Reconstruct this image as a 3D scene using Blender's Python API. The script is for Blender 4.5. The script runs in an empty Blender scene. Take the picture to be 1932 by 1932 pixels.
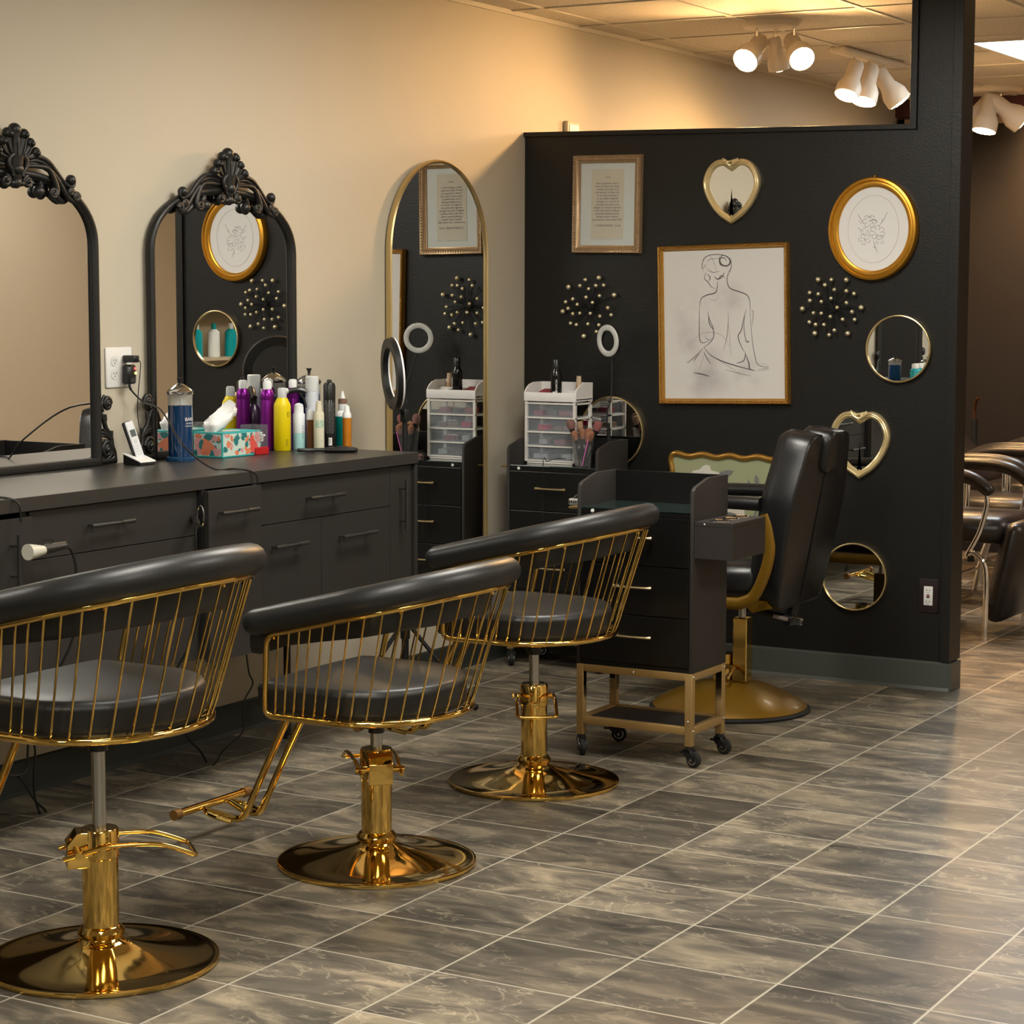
import bpy, math, random
from math import sin, cos, pi, radians as R_
from mathutils import Vector as V, Matrix as M
random.seed(7)
scene = bpy.context.scene
COL = scene.collection

# ------------------------------------------------------------------ camera model
F = 4027.248; YAW = -0.5222656; PIT = 0.1010361; ROL = -0.002570
CAM = V((4.3646, -7.6815, 1.47594))
_f = V((sin(YAW)*cos(PIT), cos(YAW)*cos(PIT), -sin(PIT)))
_r0 = V((cos(YAW), -sin(YAW), 0)); _d0 = _f.cross(_r0)
_r = cos(ROL)*_r0 + sin(ROL)*_d0; _d = -sin(ROL)*_r0 + cos(ROL)*_d0
def at(px, py, x=None, y=None, z=None):
    """point of the photograph's line of sight that lies on a real plane of the room"""
    ray = _f*F + _r*(px-966) + _d*(py-966)
    i, v = (0, x) if x is not None else (1, y) if y is not None else (2, z)
    return CAM + ray*((v-CAM[i])/ray[i])

cd = bpy.data.cameras.new('camera'); cam = bpy.data.objects.new('camera', cd); COL.objects.link(cam)
cd.sensor_width = 36; cd.lens = 36*F/1932; cd.clip_start = .05; cd.clip_end = 60
cam.matrix_world = M.Translation(CAM) @ M((_r, -_d, -_f)).transposed().to_4x4()
scene.camera = cam
scene.view_settings.view_transform = 'Standard'; scene.view_settings.look = 'None'
scene.view_settings.exposure = 1.75; scene.view_settings.gamma = 1.0; scene.view_settings.use_curve_mapping = False

# ------------------------------------------------------------------ materials
def srgb(r, g, b):
    return tuple(((c/255)/12.92 if c/255 <= .04045 else ((c/255+.055)/1.055)**2.4) for c in (r, g, b))+(1,)
MATS = {}
def mat(name, col, rough=.5, metal=0, spec=.5, trans=0, ior=1.45, emit=None, es=0, coat=0, bump=None, alpha=1, var=None):
    if name in MATS: return MATS[name]
    m = bpy.data.materials.new(name); m.use_nodes = True; MATS[name] = m
    nt = m.node_tree; b = nt.nodes['Principled BSDF']
    if len(col) == 3: col = tuple(col)+(1,)
    b.inputs['Base Color'].default_value = col
    b.inputs['Roughness'].default_value = rough; b.inputs['Metallic'].default_value = metal
    b.inputs['Specular IOR Level'].default_value = spec; b.inputs['Transmission Weight'].default_value = trans
    b.inputs['IOR'].default_value = ior; b.inputs['Coat Weight'].default_value = coat; b.inputs['Coat Roughness'].default_value = .1
    b.inputs['Alpha'].default_value = alpha
    if emit: b.inputs['Emission Color'].default_value = emit; b.inputs['Emission Strength'].default_value = es
    tc = nt.nodes.new('ShaderNodeTexCoord')
    if bump:
        sc, st = bump
        n = nt.nodes.new('ShaderNodeTexNoise'); n.inputs['Scale'].default_value = sc; n.inputs['Detail'].default_value = 4
        nt.links.new(tc.outputs['Object'], n.inputs['Vector'])
        bp = nt.nodes.new('ShaderNodeBump'); bp.inputs['Strength'].default_value = st; bp.inputs['Distance'].default_value = .002
        nt.links.new(n.outputs['Fac'], bp.inputs['Height']); nt.links.new(bp.outputs['Normal'], b.inputs['Normal'])
    if var:
        sc, col2 = var
        n = nt.nodes.new('ShaderNodeTexNoise'); n.inputs['Scale'].default_value = sc; n.inputs['Detail'].default_value = 3
        nt.links.new(tc.outputs['Object'], n.inputs['Vector'])
        mx = nt.nodes.new('ShaderNodeMix'); mx.data_type = 'RGBA'
        mx.inputs['A'].default_value = col; mx.inputs['B'].default_value = tuple(col2)+((1,) if len(col2) == 3 else ())
        nt.links.new(n.outputs['Fac'], mx.inputs['Factor']); nt.links.new(mx.outputs['Result'], b.inputs['Base Color'])
    return m
GOLD = mat('polished_gold', (.77, .51, .145), .07, 1)
GOLDS = mat('satin_gold', (.62, .42, .13), .38, .85, bump=(300, .05))
GOLDP = mat('gold_powder_coat', (.36, .235, .09), .42, .35)
GOLDO = mat('gold_lacquer', (.19, .1, .007), .4, .4, coat=.1)
GILT = mat('gilded_wood', (.55, .33, .09), .32, .75, var=(30, (.42, .2, .03)))
GILTB = mat('bronze_gilt_wood', (.48, .34, .2), .4, .55, var=(60, (.3, .2, .11)))
HEARTG = mat('pale_gold_frame', (.85, .72, .42), .3, .75, bump=(120, .15))
BRASS = mat('brass_rim', (.62, .48, .24), .28, .9)
BALLG = mat('champagne_gold', (.8, .72, .48), .3, .75)
CHROME = mat('chrome', (.8, .8, .8), .08, 1)
STEEL = mat('brushed_steel', (.5, .5, .49), .25, 1)
VINYL = mat('black_vinyl', (.0125, .013, .0135), .4, spec=.6, bump=(260, .12))
VINYL2 = mat('black_leatherette_glossy', (.0075, .0078, .009), .33, spec=.6, bump=(180, .1))
VINYLB = mat('brown_black_vinyl', (.013, .0105, .0105), .33, spec=.6)
LAMI = mat('charcoal_laminate', (.0265, .0245, .0225), .42, spec=.4, bump=(400, .04))
LAMIT = mat('charcoal_worktop', (.03, .028, .0255), .33, spec=.5, bump=(400, .04))
SHADEIN = mat('painted_inside_shade', (.004, .004, .004), .8)  # near-black colour stands for the shade inside gaps and holes
BLKH = mat('black_pull', (.04, .04, .038), .35, .4)
BLKP = mat('black_plastic', (.012, .012, .012), .3)
BLKM = mat('black_matte_metal', (.015, .015, .016), .45, .3)
BLKC = mat('black_cart_board', (.006, .006, .006), .3, spec=.4)
BLKC2 = mat('black_melamine_side', (.028, .0245, .0225), .55, spec=.35)
IRON = mat('black_carved_resin', (.009, .0087, .008), .42, spec=.55, bump=(90, .35))
RUBBER = mat('black_rubber', (.008, .008, .008), .7)
WHITEP = mat('white_plastic', (.75, .75, .73), .35)
OUTW = mat('outlet_white', (.72, .72, .7), .3)
CLEAR = mat('clear_plastic', (.9, .92, .92), .12, trans=.92, ior=1.2, alpha=.45)
FROST = mat('frosted_drawer_plastic', (.55, .6, .66), .25, trans=.5, ior=1.1, alpha=.35)
GLASSG = mat('green_tinted_glass', (.04, .07, .065), .03, trans=.6, ior=1.5)
GLASS = mat('clear_glass', (.95, .97, .97), .02, trans=1, ior=1.3)
MIRROR = mat('mirror_silver', (.86, .87, .86), .004, 1)
MIRW = mat('mirror_silver_warm', (.84, .82, .79), .004, 1)
LENS = mat('lamp_lens_lit', (1, .8, .5), .4, emit=(1, .62, .27, 1), es=80)
PANEL = mat('light_panel_lit', (1, 1, 1), .4, emit=(1, .955, .86, 1), es=9)
PANELC = mat('light_panel_cool_lit', (1, 1, 1), .4, emit=(.85, .93, 1, 1), es=7)
PANELADD = mat('added_panel_dim_lit', (1, 1, 1), .4, emit=(1, .9, .76, 1), es=4.5)  # glow of the added panel that lights the right wall
LAMPW = mat('cream_lamp_housing', (.72, .64, .52), .4)

# ------------------------------------------------------------------ object helpers
def tag(o, label=None, cat=None, group=None, kind=None):
    if label: o['label'] = label
    if cat: o['category'] = cat
    if group: o['group'] = group
    if kind: o['kind'] = kind
    return o
def empty(name, loc=(0, 0, 0), rz=0, label=None, cat=None, group=None):
    o = bpy.data.objects.new(name, None); COL.objects.link(o); o.location = loc; o.rotation_euler = (0, 0, rz)
    o.empty_display_size = .05
    return tag(o, label, cat, group)
class MB:
    def __init__(s): s.v = []; s.f = []; s.m = []
    def add(s, vs, fs, mi=0, mx=None):
        b = len(s.v); s.v += [tuple(mx @ V(v)) if mx else tuple(v) for v in vs]
        s.f += [tuple(i+b for i in f) for f in fs]; s.m += [mi]*len(fs); return s
    def box(s, x0, x1, y0, y1, z0, z1, bev=0, mi=0, mx=None):
        if bev <= 0:
            vs = [(x, y, z) for z in (z0, z1) for x, y in ((x0, y0), (x1, y0), (x1, y1), (x0, y1))]
            fs = [(3, 2, 1, 0), (4, 5, 6, 7), (0, 1, 5, 4), (1, 2, 6, 5), (2, 3, 7, 6), (3, 0, 4, 7)]
            return s.add(vs, fs, mi, mx)
        b = min(bev, (x1-x0)/2.01, (y1-y0)/2.01, (z1-z0)/2.01)
        # chamfered box: rings
        def ring(i, z):
            return [(x0+i+b, y0+i, z), (x1-i-b, y0+i, z), (x1-i, y0+i+b, z), (x1-i, y1-i-b, z), (x1-i-b, y1-i, z), (x0+i+b, y1-i, z), (x0+i, y1-i-b, z), (x0+i, y0+i+b, z)]
        k = .3*b
        rs = [[(x0+b, y0+b, z0), (x1-b, y0+b, z0), (x1-b, y0+b, z0), (x1-b, y1-b, z0), (x1-b, y1-b, z0), (x0+b, y1-b, z0), (x0+b, y1-b, z0), (x0+b, y0+b, z0)],
              ring(k, z0+k), ring(0, z0+b), ring(0, z1-b), ring(k, z1-k),
              [(x0+b, y0+b, z1), (x1-b, y0+b, z1), (x1-b, y0+b, z1), (x1-b, y1-b, z1), (x1-b, y1-b, z1), (x0+b, y1-b, z1), (x0+b, y1-b, z1), (x0+b, y0+b, z1)]]
        return s.loft(rs, True, True, mi, mx)
    def loft(s, rs, closed=True, cap=True, mi=0, mx=None):
        n = len(rs[0]); vs = [p for r in rs for p in r]; fs = []
        for a in range(len(rs)-1):
            for i in range(n if closed else n-1):
                j = (i+1) % n; fs.append((a*n+i, a*n+j, (a+1)*n+j, (a+1)*n+i))
        if cap: fs += [tuple(reversed(range(n))), tuple(range((len(rs)-1)*n, len(rs)*n))]
        return s.add(vs, fs, mi, mx)
    def lathe(s, prof, n=32, c=(0, 0, 0), mi=0, mx=None, cap=True):
        rs = [[(c[0]+r*cos(2*pi*i/n), c[1]+r*sin(2*pi*i/n), c[2]+z) for i in range(n)] for r, z in prof]
        return s.loft(rs, True, cap, mi, mx)
    def tube(s, pts, r, n=8, closed=False, mi=0, mx=None, asp=1, up=None, cap=True):
        pts = [V(p) for p in pts]; N = len(pts)
        rad = r if isinstance(r, (list, tuple)) else [r]*N
        T = []
        for i in range(N):
            a = pts[(i-1) % N] if closed or i > 0 else pts[0]; b = pts[(i+1) % N] if closed or i < N-1 else pts[-1]
            t = (b-a); T.append(t.normalized() if t.length > 1e-9 else V((0, 0, 1)))
        u = V(up) if up else (V((0, 0, 1)) if abs(T[0].z) < .9 else V((1, 0, 0)))
        rs = []; nrm = None
        for i in range(N):
            if up: nrm = (u - T[i]*u.dot(T[i])).normalized()
            else:
                if nrm is None: nrm = (u-T[i]*u.dot(T[i])).normalized()
                else:
                    nn = nrm-T[i]*nrm.dot(T[i]); nrm = nn.normalized() if nn.length > 1e-6 else nrm
            bi = T[i].cross(nrm)
            rs.append([tuple(pts[i]+(nrm*cos(2*pi*k/n)*asp+bi*sin(2*pi*k/n))*rad[i]) for k in range(n)])
        if closed: rs.append(rs[0]); return s.loft(rs, True, False, mi, mx)
        return s.loft(rs, True, cap, mi, mx)
    def sphere(s, c, r, n=12, m=8, mi=0, sc=(1, 1, 1), mx=None):
        rs = [[(c[0]+sc[0]*r*sin(pi*j/m)*cos(2*pi*i/n), c[1]+sc[1]*r*sin(pi*j/m)*sin(2*pi*i/n), c[2]+sc[2]*r*cos(pi*j/m)) for i in range(n)] for j in range(m, -1, -1)]
        return s.loft(rs, True, False, mi, mx)
    def prism(s, pts, a0, a1, axis='z', mi=0, mx=None):
        """pts 2-D outline extruded along an axis"""
        def P(u, v, w): return (u, v, w) if axis == 'z' else (w, u, v) if axis == 'x' else (u, w, v)
        n = len(pts)
        vs = [P(u, v, a0) for u, v in pts]+[P(u, v, a1) for u, v in pts]
        fs = [(i, (i+1) % n, n+(i+1) % n, n+i) for i in range(n)]+[tuple(reversed(range(n))), tuple(range(n, 2*n))]
        return s.add(vs, fs, mi, mx)
    def build(s, name, mats, parent=None, smooth=38, bevel=0, label=None, cat=None, group=None, kind=None, loc=None):
        me = bpy.data.meshes.new(name); me.from_pydata(s.v, [], s.f)
        for m in (mats if isinstance(mats, (list, tuple)) else [mats]): me.materials.append(m)
        me.polygons.foreach_set('material_index', s.m)
        import bmesh
        bm = bmesh.new(); bm.from_mesh(me)
        bmesh.ops.remove_doubles(bm, verts=bm.verts, dist=1e-6)
        bmesh.ops.recalc_face_normals(bm, faces=bm.faces)
        if bevel: bmesh.ops.bevel(bm, geom=[e for e in bm.edges if len(e.link_faces) == 2 and e.calc_face_angle() > .6], offset=bevel, segments=2, affect='EDGES', profile=.5)
        bm.to_mesh(me); bm.free()
        if smooth:
            me.polygons.foreach_set('use_smooth', [True]*len(me.polygons)); me.set_sharp_from_angle(angle=R_(smooth))
        o = bpy.data.objects.new(name, me); COL.objects.link(o)
        if parent: o.parent = parent
        if loc is not None: o.location = loc
        return tag(o, label, cat, group, kind)
def copy_tree(o, parent=None):
    c = o.copy(); COL.objects.link(c); c.parent = parent
    for ch in [x for x in COL.objects if x.parent == o]: copy_tree(ch, c)
    return c
def text_mesh(body, size, align='CENTER', spacing=1.0):
    cu = bpy.data.curves.new('t', 'FONT'); cu.body = body; cu.size = size; cu.align_x = align; cu.resolution_u = 3
    cu.extrude = 0; cu.space_line = spacing
    o = bpy.data.objects.new('t', cu); COL.objects.link(o)
    dg = bpy.context.evaluated_depsgraph_get(); me = bpy.data.meshes.new_from_object(o.evaluated_get(dg))
    vs = [tuple(v.co) for v in me.vertices]; fs = [tuple(p.vertices) for p in me.polygons]
    bpy.data.objects.remove(o); bpy.data.curves.remove(cu); bpy.data.meshes.remove(me)
    return vs, fs
def lettering(body, size, fn, mt, parent, name='lettering', align='CENTER', spacing=1.0):
    vs, fs = text_mesh(body, size, align, spacing)
    o = MB().add([fn(v[0], v[1]) for v in vs], fs)
    return o.build(name, mt, parent, smooth=0)
def arc(c, r, a0, a1, n, f=lambda a, b: (a, b)):
    return [f(c[0]+r*cos(a0+(a1-a0)*i/n), c[1]+r*sin(a0+(a1-a0)*i/n)) for i in range(n+1)]
def catmull(pts, k=6, closed=False):
    P = [V(p) for p in pts]; n = len(P); out = []
    for i in range(n if closed else n-1):
        p0 = P[(i-1) % n] if closed or i > 0 else P[i]; p1 = P[i]; p2 = P[(i+1) % n]; p3 = P[(i+2) % n] if closed or i < n-2 else P[(i+1) % n]
        for j in range(k):
            t = j/k; out.append(.5*((2*p1)+(p2-p0)*t+(2*p0-5*p1+4*p2-p3)*t*t+(3*p1-p0-3*p2+p3)*t**3))
    if not closed: out.append(P[-1])
    return out

# ------------------------------------------------------------------ the room
XR = 5.0; YB = 4.4; YF = -10.6; ZC = 2.615
def nodes(m): nt = m.node_tree; return nt, nt.nodes['Principled BSDF']
def floor_mat():
    m = mat('slate_vinyl_tile', (.2, .17, .13), .38); nt, b = nodes(m); N = nt.nodes.new; L = nt.links.new
    tc = N('ShaderNodeTexCoord')
    mp = N('ShaderNodeMapping'); mp.vector_type = 'POINT'
    mp.inputs['Location'].default_value = (-1.26922/.34, 3.5122/.30093, 0); mp.inputs['Scale'].default_value = (1/.34, 1/.30093, 1)
    L(tc.outputs['Object'], mp.inputs['Vector'])
    fl = N('ShaderNodeVectorMath'); fl.operation = 'FLOOR'; L(mp.outputs[0], fl.inputs[0])
    fr = N('ShaderNodeVectorMath'); fr.operation = 'FRACTION'; L(mp.outputs[0], fr.inputs[0])
    wn = N('ShaderNodeTexWhiteNoise'); wn.noise_dimensions = '3D'; L(fl.outputs[0], wn.inputs['Vector'])
    # grout distance
    sb = N('ShaderNodeVectorMath'); sb.operation = 'SUBTRACT'; sb.inputs[1].default_value = (.5, .5, 0); L(fr.outputs[0], sb.inputs[0])
    ab = N('ShaderNodeVectorMath'); ab.operation = 'ABSOLUTE'; L(sb.outputs[0], ab.inputs[0])
    sx = N('ShaderNodeSeparateXYZ'); L(ab.outputs[0], sx.inputs[0])
    mxm = N('ShaderNodeMath'); mxm.operation = 'MAXIMUM'; L(sx.outputs[0], mxm.inputs[0]); L(sx.outputs[1], mxm.inputs[1])
    gr = N('ShaderNodeMapRange'); gr.inputs['From Min'].default_value = .489; gr.inputs['From Max'].default_value = .494; L(mxm.outputs[0], gr.inputs['Value'])
    # long joints (running away) read a little wider than the cross joints
    # stone pattern, shifted per tile
    off = N('ShaderNodeVectorMath'); off.operation = 'MULTIPLY_ADD'; off.inputs[1].default_value = (17, 13, 7)
    L(wn.outputs['Color'], off.inputs[0]); L(tc.outputs['Object'], off.inputs[2])
    st = N('ShaderNodeMapping'); st.inputs['Scale'].default_value = (3.2, 7.5, 1); st.inputs['Rotation'].default_value = (0, 0, .35); L(off.outputs[0], st.inputs['Vector'])
    n1 = N('ShaderNodeTexNoise'); n1.inputs['Scale'].default_value = 1.15; n1.inputs['Detail'].default_value = 8; n1.inputs['Roughness'].default_value = .62; n1.inputs['Distortion'].default_value = .8; L(st.outputs[0], n1.inputs['Vector'])
    r1 = N('ShaderNodeValToRGB'); cr = r1.color_ramp
    cr.elements[0].position = .3; cr.elements[0].color = (.042, .039, .034, 1); cr.elements[1].position = .72; cr.elements[1].color = (.33, .27, .185, 1)
    e = cr.elements.new(.5); e.color = (.115, .1, .077, 1); L(n1.outputs['Fac'], r1.inputs['Fac'])
    n2 = N('ShaderNodeTexNoise'); n2.inputs['Scale'].default_value = 1.5; n2.inputs['Detail'].default_value = 6; n2.inputs['Distortion'].default_value = .9; L(st.outputs[0], n2.inputs['Vector'])
    vn = N('ShaderNodeValToRGB'); vn.color_ramp.elements[0].position = .488; vn.color_ramp.elements[0].color = (0, 0, 0, 1); vn.color_ramp.elements[1].position = .516; vn.color_ramp.elements[1].color = (0, 0, 0, 1)
    e = vn.color_ramp.elements.new(.502); e.color = (1, 1, 1, 1); L(n2.outputs['Fac'], vn.inputs['Fac'])
    n3 = N('ShaderNodeTexNoise'); n3.inputs['Scale'].default_value = 1.3; L(st.outputs[0], n3.inputs['Vector'])
    vm = N('ShaderNodeMath'); vm.operation = 'MULTIPLY'; L(vn.outputs[0], vm.inputs[0]); L(n3.outputs['Fac'], vm.inputs[1])
    vs = N('ShaderNodeMath'); vs.operation = 'MULTIPLY'; vs.inputs[1].default_value = .7; L(vm.outputs[0], vs.inputs[0])
    m1 = N('ShaderNodeMix'); m1.data_type = 'RGBA'; m1.inputs['B'].default_value = (.5, .43, .31, 1); L(vs.outputs[0], m1.inputs['Factor']); L(r1.outputs[0], m1.inputs['A'])
    # per tile tone
    tr = N('ShaderNodeMapRange'); tr.inputs['To Min'].default_value = .62; tr.inputs['To Max'].default_value = 1.38; L(wn.outputs['Value'], tr.inputs['Value'])
    sc = N('ShaderNodeVectorMath'); sc.operation = 'SCALE'; L(m1.outputs['Result'], sc.inputs[0]); L(tr.outputs[0], sc.inputs['Scale'])
    m2 = N('ShaderNodeMix'); m2.data_type = 'RGBA'; m2.inputs['B'].default_value = (.42, .39, .31, 1); L(gr.outputs[0], m2.inputs['Factor']); L(sc.outputs[0], m2.inputs['A'])
    L(m2.outputs['Result'], b.inputs['Base Color'])
    rr = N('ShaderNodeMapRange'); rr.inputs['To Min'].default_value = .3; rr.inputs['To Max'].default_value = .48; L(n1.outputs['Fac'], rr.inputs['Value']); L(rr.outputs[0], b.inputs['Roughness'])
    bp = N('ShaderNodeBump'); bp.inputs['Strength'].default_value = .25; bp.inputs['Distance'].default_value = .003; L(n1.outputs['Fac'], bp.inputs['Height']); L(bp.outputs[0], b.inputs['Normal'])
    return m
def ceil_mat():
    m = mat('acoustic_tile', (.62, .57, .48), .85); nt, b = nodes(m); N = nt.nodes.new; L = nt.links.new
    tc = N('ShaderNodeTexCoord'); n = N('ShaderNodeTexNoise'); n.inputs['Scale'].default_value = 130; n.inputs['Detail'].default_value = 3; L(tc.outputs['Object'], n.inputs['Vector'])
    r = N('ShaderNodeValToRGB'); r.color_ramp.elements[0].position = .36; r.color_ramp.elements[0].color = (.44, .39, .31, 1); r.color_ramp.elements[1].position = .5; r.color_ramp.elements[1].color = (.66, .6, .5, 1)
    L(n.outputs['Fac'], r.inputs['Fac']); L(r.outputs[0], b.inputs['Base Color'])
    bp = N('ShaderNodeBump'); bp.inputs['Strength'].default_value = .3; bp.inputs['Distance'].default_value = .002; L(n.outputs['Fac'], bp.inputs['Height']); L(bp.outputs[0], b.inputs['Normal'])
    return m
WALL = mat('beige_wall_paint', (.49, .443, .35), .6, bump=(55, .12))
BLACKW = mat('black_wall_paint', (.0088, .0084, .0076), .42, spec=.45, bump=(110, .35))
BROWNW = mat('dark_brown_wall_paint', (.085, .042, .02), .6, bump=(60, .1))
BURG = mat('burgundy_paint', (.06, .014, .02), .5)
BASEG = mat('grey_green_cove_base', (.062, .068, .06), .4, bump=(60, .1))
BASED = mat('dark_green_painted_base', (.026, .03, .026), .5, bump=(60, .2))
MB().box(-.02, XR+.02, YF-.02, YB+.02, -.05, 0).build('floor', floor_mat(), smooth=0, kind='structure')
MB().box(-.02, XR+.02, YF-.02, YB+.02, ZC, ZC+.05).build('ceiling', ceil_mat(), smooth=0, kind='structure')
MB().box(-.12, 0, YF, YB, 0, ZC).build('wall_left', WALL, smooth=0, kind='structure')
MB().box(XR, XR+.12, YF, YB, 0, ZC).build('wall_right', WALL, smooth=0, kind='structure')
MB().box(-.12, XR+.12, YF-.12, YF, 0, ZC).build('wall_front', WALL, smooth=0, kind='structure')
MB().box(-.12, XR+.12, YB, YB+.12, 0, ZC).build('wall_back', BROWNW, smooth=0, kind='structure')
# ceiling grid of lay-in tiles
g = MB()
tb = mat('ceiling_grid_metal', (.6, .55, .46), .5)
x = .15
while x < XR: g.box(x-.012, x+.012, YF, YB, ZC-.004, ZC+.002); x += .557
y = -.12-.575*18
while y < YB: g.box(0, XR, y-.012, y+.012, ZC-.0045, ZC+.002); y += .575
g.box(0, .012, YF, YB, ZC-.018, ZC)
g.build('trim_1', tb, smooth=0, kind='structure')
# partition wall with tall end post
XE = 1.835; XP = 1.648; PT = .1
p = MB(); p.prism([(0, 0), (XE, 0), (XE, ZC), (XP, ZC), (XP, 2.108), (0, 2.135)], 0, PT, 'y')
p.build('wall_partition', BLACKW, smooth=0, kind='structure')
t = MB(); e = .014
t.prism([(0, 2.120), (XP, 2.093), (XP, 2.112), (0, 2.139)], -e, PT+e, 'y')
t.box(XP-.004, XP+.022, -e, PT+e, 2.092, ZC)
t.box(XE-.03, XE+.004, -e, 0, .11, ZC); t.box(XE, XE+.008, -e, PT+e, .11, ZC)
t.build('trim_2', BLACKW, smooth=0, kind='structure', bevel=.002)
b = MB(); b.prism([(-.006, 0), (-.02, 0), (-.012, .012), (-.008, .1), (-.006, .108), (0, .108), (0, 0)], 0, XE+.008, 'x'); b.box(XE, XE+.016, -.012, PT, 0, .106)
b.build('baseboard_partition', BASEG, smooth=0, kind='structure')
b = MB(); b.prism([(0, 0), (.016, 0), (.008, .012), (.006, .098), (0, .104)], YF, 0, 'y'); b.build('baseboard_left', BASED, smooth=0, kind='structure')
b = MB(); b.box(0, XR, YB-.03, YB, ZC-.1, ZC); b.build('trim_3', BURG, smooth=0, kind='structure')
b = MB(); b.box(.02, .06, YB-.035, YB, 0, 2.5); b.box(0.9, .94, YB-.035, YB, 0, 2.5); b.box(.02, .94, YB-.035, YB, 2.46, 2.5)
b.build('trim_4', mat('beige_door_trim', (.3, .22, .14), .5), smooth=0, kind='structure')
MB().box(.06, .9, YB-.02, YB-.002, 0, 2.46).build('door_1', mat('doorway_shade', (.008, .005, .004), .7), smooth=0, kind='structure')  # near-black sheet paints the shade of the open doorway
MB().box(.9, 3.3, YF+.002, YF+.03, 0, 2.35).build('added_dark_panel', mat('added_black_panel', (.012, .012, .013), .4), smooth=0, kind='structure')  # unseen dark panel added so the mirrors reflect black
d1 = MB(); d1.box(XR-.02, XR, -3.5, -2.6, 0, 2.1); d1.build('door_2', mat('brown_door', (.12, .07, .04), .5), smooth=0, kind='structure')

# ------------------------------------------------------------------ luminaires
def troffer(name, x0, x1, y0, y1, m, label):
    r = empty(name, ((x0+x1)/2, (y0+y1)/2, ZC), 0, label, 'ceiling light', None)
    w, d = (x1-x0)/2, (y1-y0)/2
    MB().box(-w+.02, w-.02, -d+.02, d-.02, -.006, -.003).build('diffuser', m, r, smooth=0)
    f = MB()
    for a in ((-w, -w+.02, -d, d), (w-.02, w, -d, d), (-w, w, -d, -d+.02), (-w, w, d-.02, d)): f.box(*a, -.008, 0)
    f.build('frame', tb, r, smooth=0)
troffer('ceiling_light', 1.27, 1.83, 1.77, 2.92, PANELC, 'square bright white recessed ceiling panel, right of the tall black post')
for i, (x, y, d_) in enumerate(((1.5, -2.1, 'nearest the partition'), (1.9, -4.6, 'above the nearest chair'), (3.9, -2.6, 'on the right half of the room'), (3.9, -6.2, 'above the camera'), (1.9, -8.0, 'farthest behind the camera'), (4.1, 1.9, 'added unseen to brighten the right wall beyond the partition'))):  # last panel is added unseen to brighten the mirrored right wall
    troffer('ceiling_light', x-.28, x+.28, y-.57, y+.57, PANEL if y < 0 else PANELADD, 'recessed white ceiling panel out of the frame, '+d_)

def spot_head(root, base, aim, big=1.0, lit=True):
    """one bell shaped lamp head hanging from the canopy at base, pointing along aim"""
    base = V(base); aim = V(aim).normalized()
    q = V((0, 0, 1)).rotation_difference(aim).to_matrix().to_4x4()
    MB().tube([base, base+V((0, 0, -.05))], .006, 8).build('stem', CHROME, root)
    o = base+V((0, 0, -.075))
    mx = M.Translation(o) @ q
    k = big
    h = MB(); h.lathe([(.001, -.05*k), (.03*k, -.05*k), (.036*k, -.035*k), (.036*k, .03*k), (.05*k, .06*k), (.056*k, .075*k), (.056*k, .12*k), (.052*k, .121*k), (.05*k, .112*k), (.001, .11*k)], 24, mx=mx)
    ho = h.build('lamp_shade', LAMPW, root)
    MB().lathe([(.001, .112*k), (.05*k, .112*k), (.046*k, .122*k), (.02*k, .128*k), (.001, .129*k)], 24, mx=mx).build('bulb', LENS if lit else MATS['cream_lamp_housing'], root)
    if lit:
        ld = bpy.data.lights.new('warm_spot', 'SPOT'); ld.energy = 15; ld.color = (1, .56, .22); ld.spot_size = R_(176); ld.spot_blend = .9; ld.shadow_soft_size = .04
        lo = bpy.data.objects.new('warm_spot', ld); COL.objects.link(lo)
        lo.matrix_world = M.Translation(root.location) @ mx @ M.Translation((0, 0, .14*k)) @ M.Rotation(pi, 4, 'X')
f1 = empty('spotlight_fixture', (.78, .70, ZC), 0, 'round white ceiling fixture with three lamp heads, nearest behind the partition', 'ceiling spotlight')
c = MB(); c.lathe([(.001, 0), (.125, 0), (.125, -.012), (.115, -.026), (.001, -.027)], 40); c.build('canopy', LAMPW, f1)
spot_head(f1, (-.055, -.02, -.025), (-.07, -.89, -.62)); spot_head(f1, (.095, .02, -.025), (.55, -.6, -.55)); spot_head(f1, (.0, .05, -.025), (.05, .35, -1), .8)
f2 = empty('spotlight_fixture', (.7, 2.05, ZC), 0, 'long white bar ceiling fixture with three lamp heads, left of the black post', 'ceiling spotlight')
c = MB(); c.box(-.045, .045, -.4, .4, -.028, 0, .012); c.build('canopy', LAMPW, f2)
spot_head(f2, (0, -.18, -.025), (-.1, -.55, -1), 1.05); spot_head(f2, (.0, .02, -.025), (-.05, -.4, -1), 1.1); spot_head(f2, (0, .22, -.025), (.5, .25, -.75), 1.1)
f3 = empty('spotlight_fixture', (.74, 3.9, ZC), 0, 'round ceiling fixture with lamp heads, right of the tall black post', 'ceiling spotlight')
c = MB(); c.lathe([(.001, 0), (.15, 0), (.15, -.012), (.135, -.028), (.001, -.03)], 40); c.build('canopy', LAMPW, f3)
spot_head(f3, (-.02, -.03, -.025), (-.12, -.25, -1), 1.2); spot_head(f3, (.03, .0, -.025), (.75, .45, -.62), 1.25, lit=True); spot_head(f3, (-.08, .03, -.025), (-.5, -.5, -.7), 1.1, lit=False)
w = bpy.data.worlds.new('world'); scene.world = w; w.use_nodes = True
w.node_tree.nodes['Background'].inputs[0].default_value = (.6, .58, .55, 1); w.node_tree.nodes['Background'].inputs[1].default_value = .05

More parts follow.
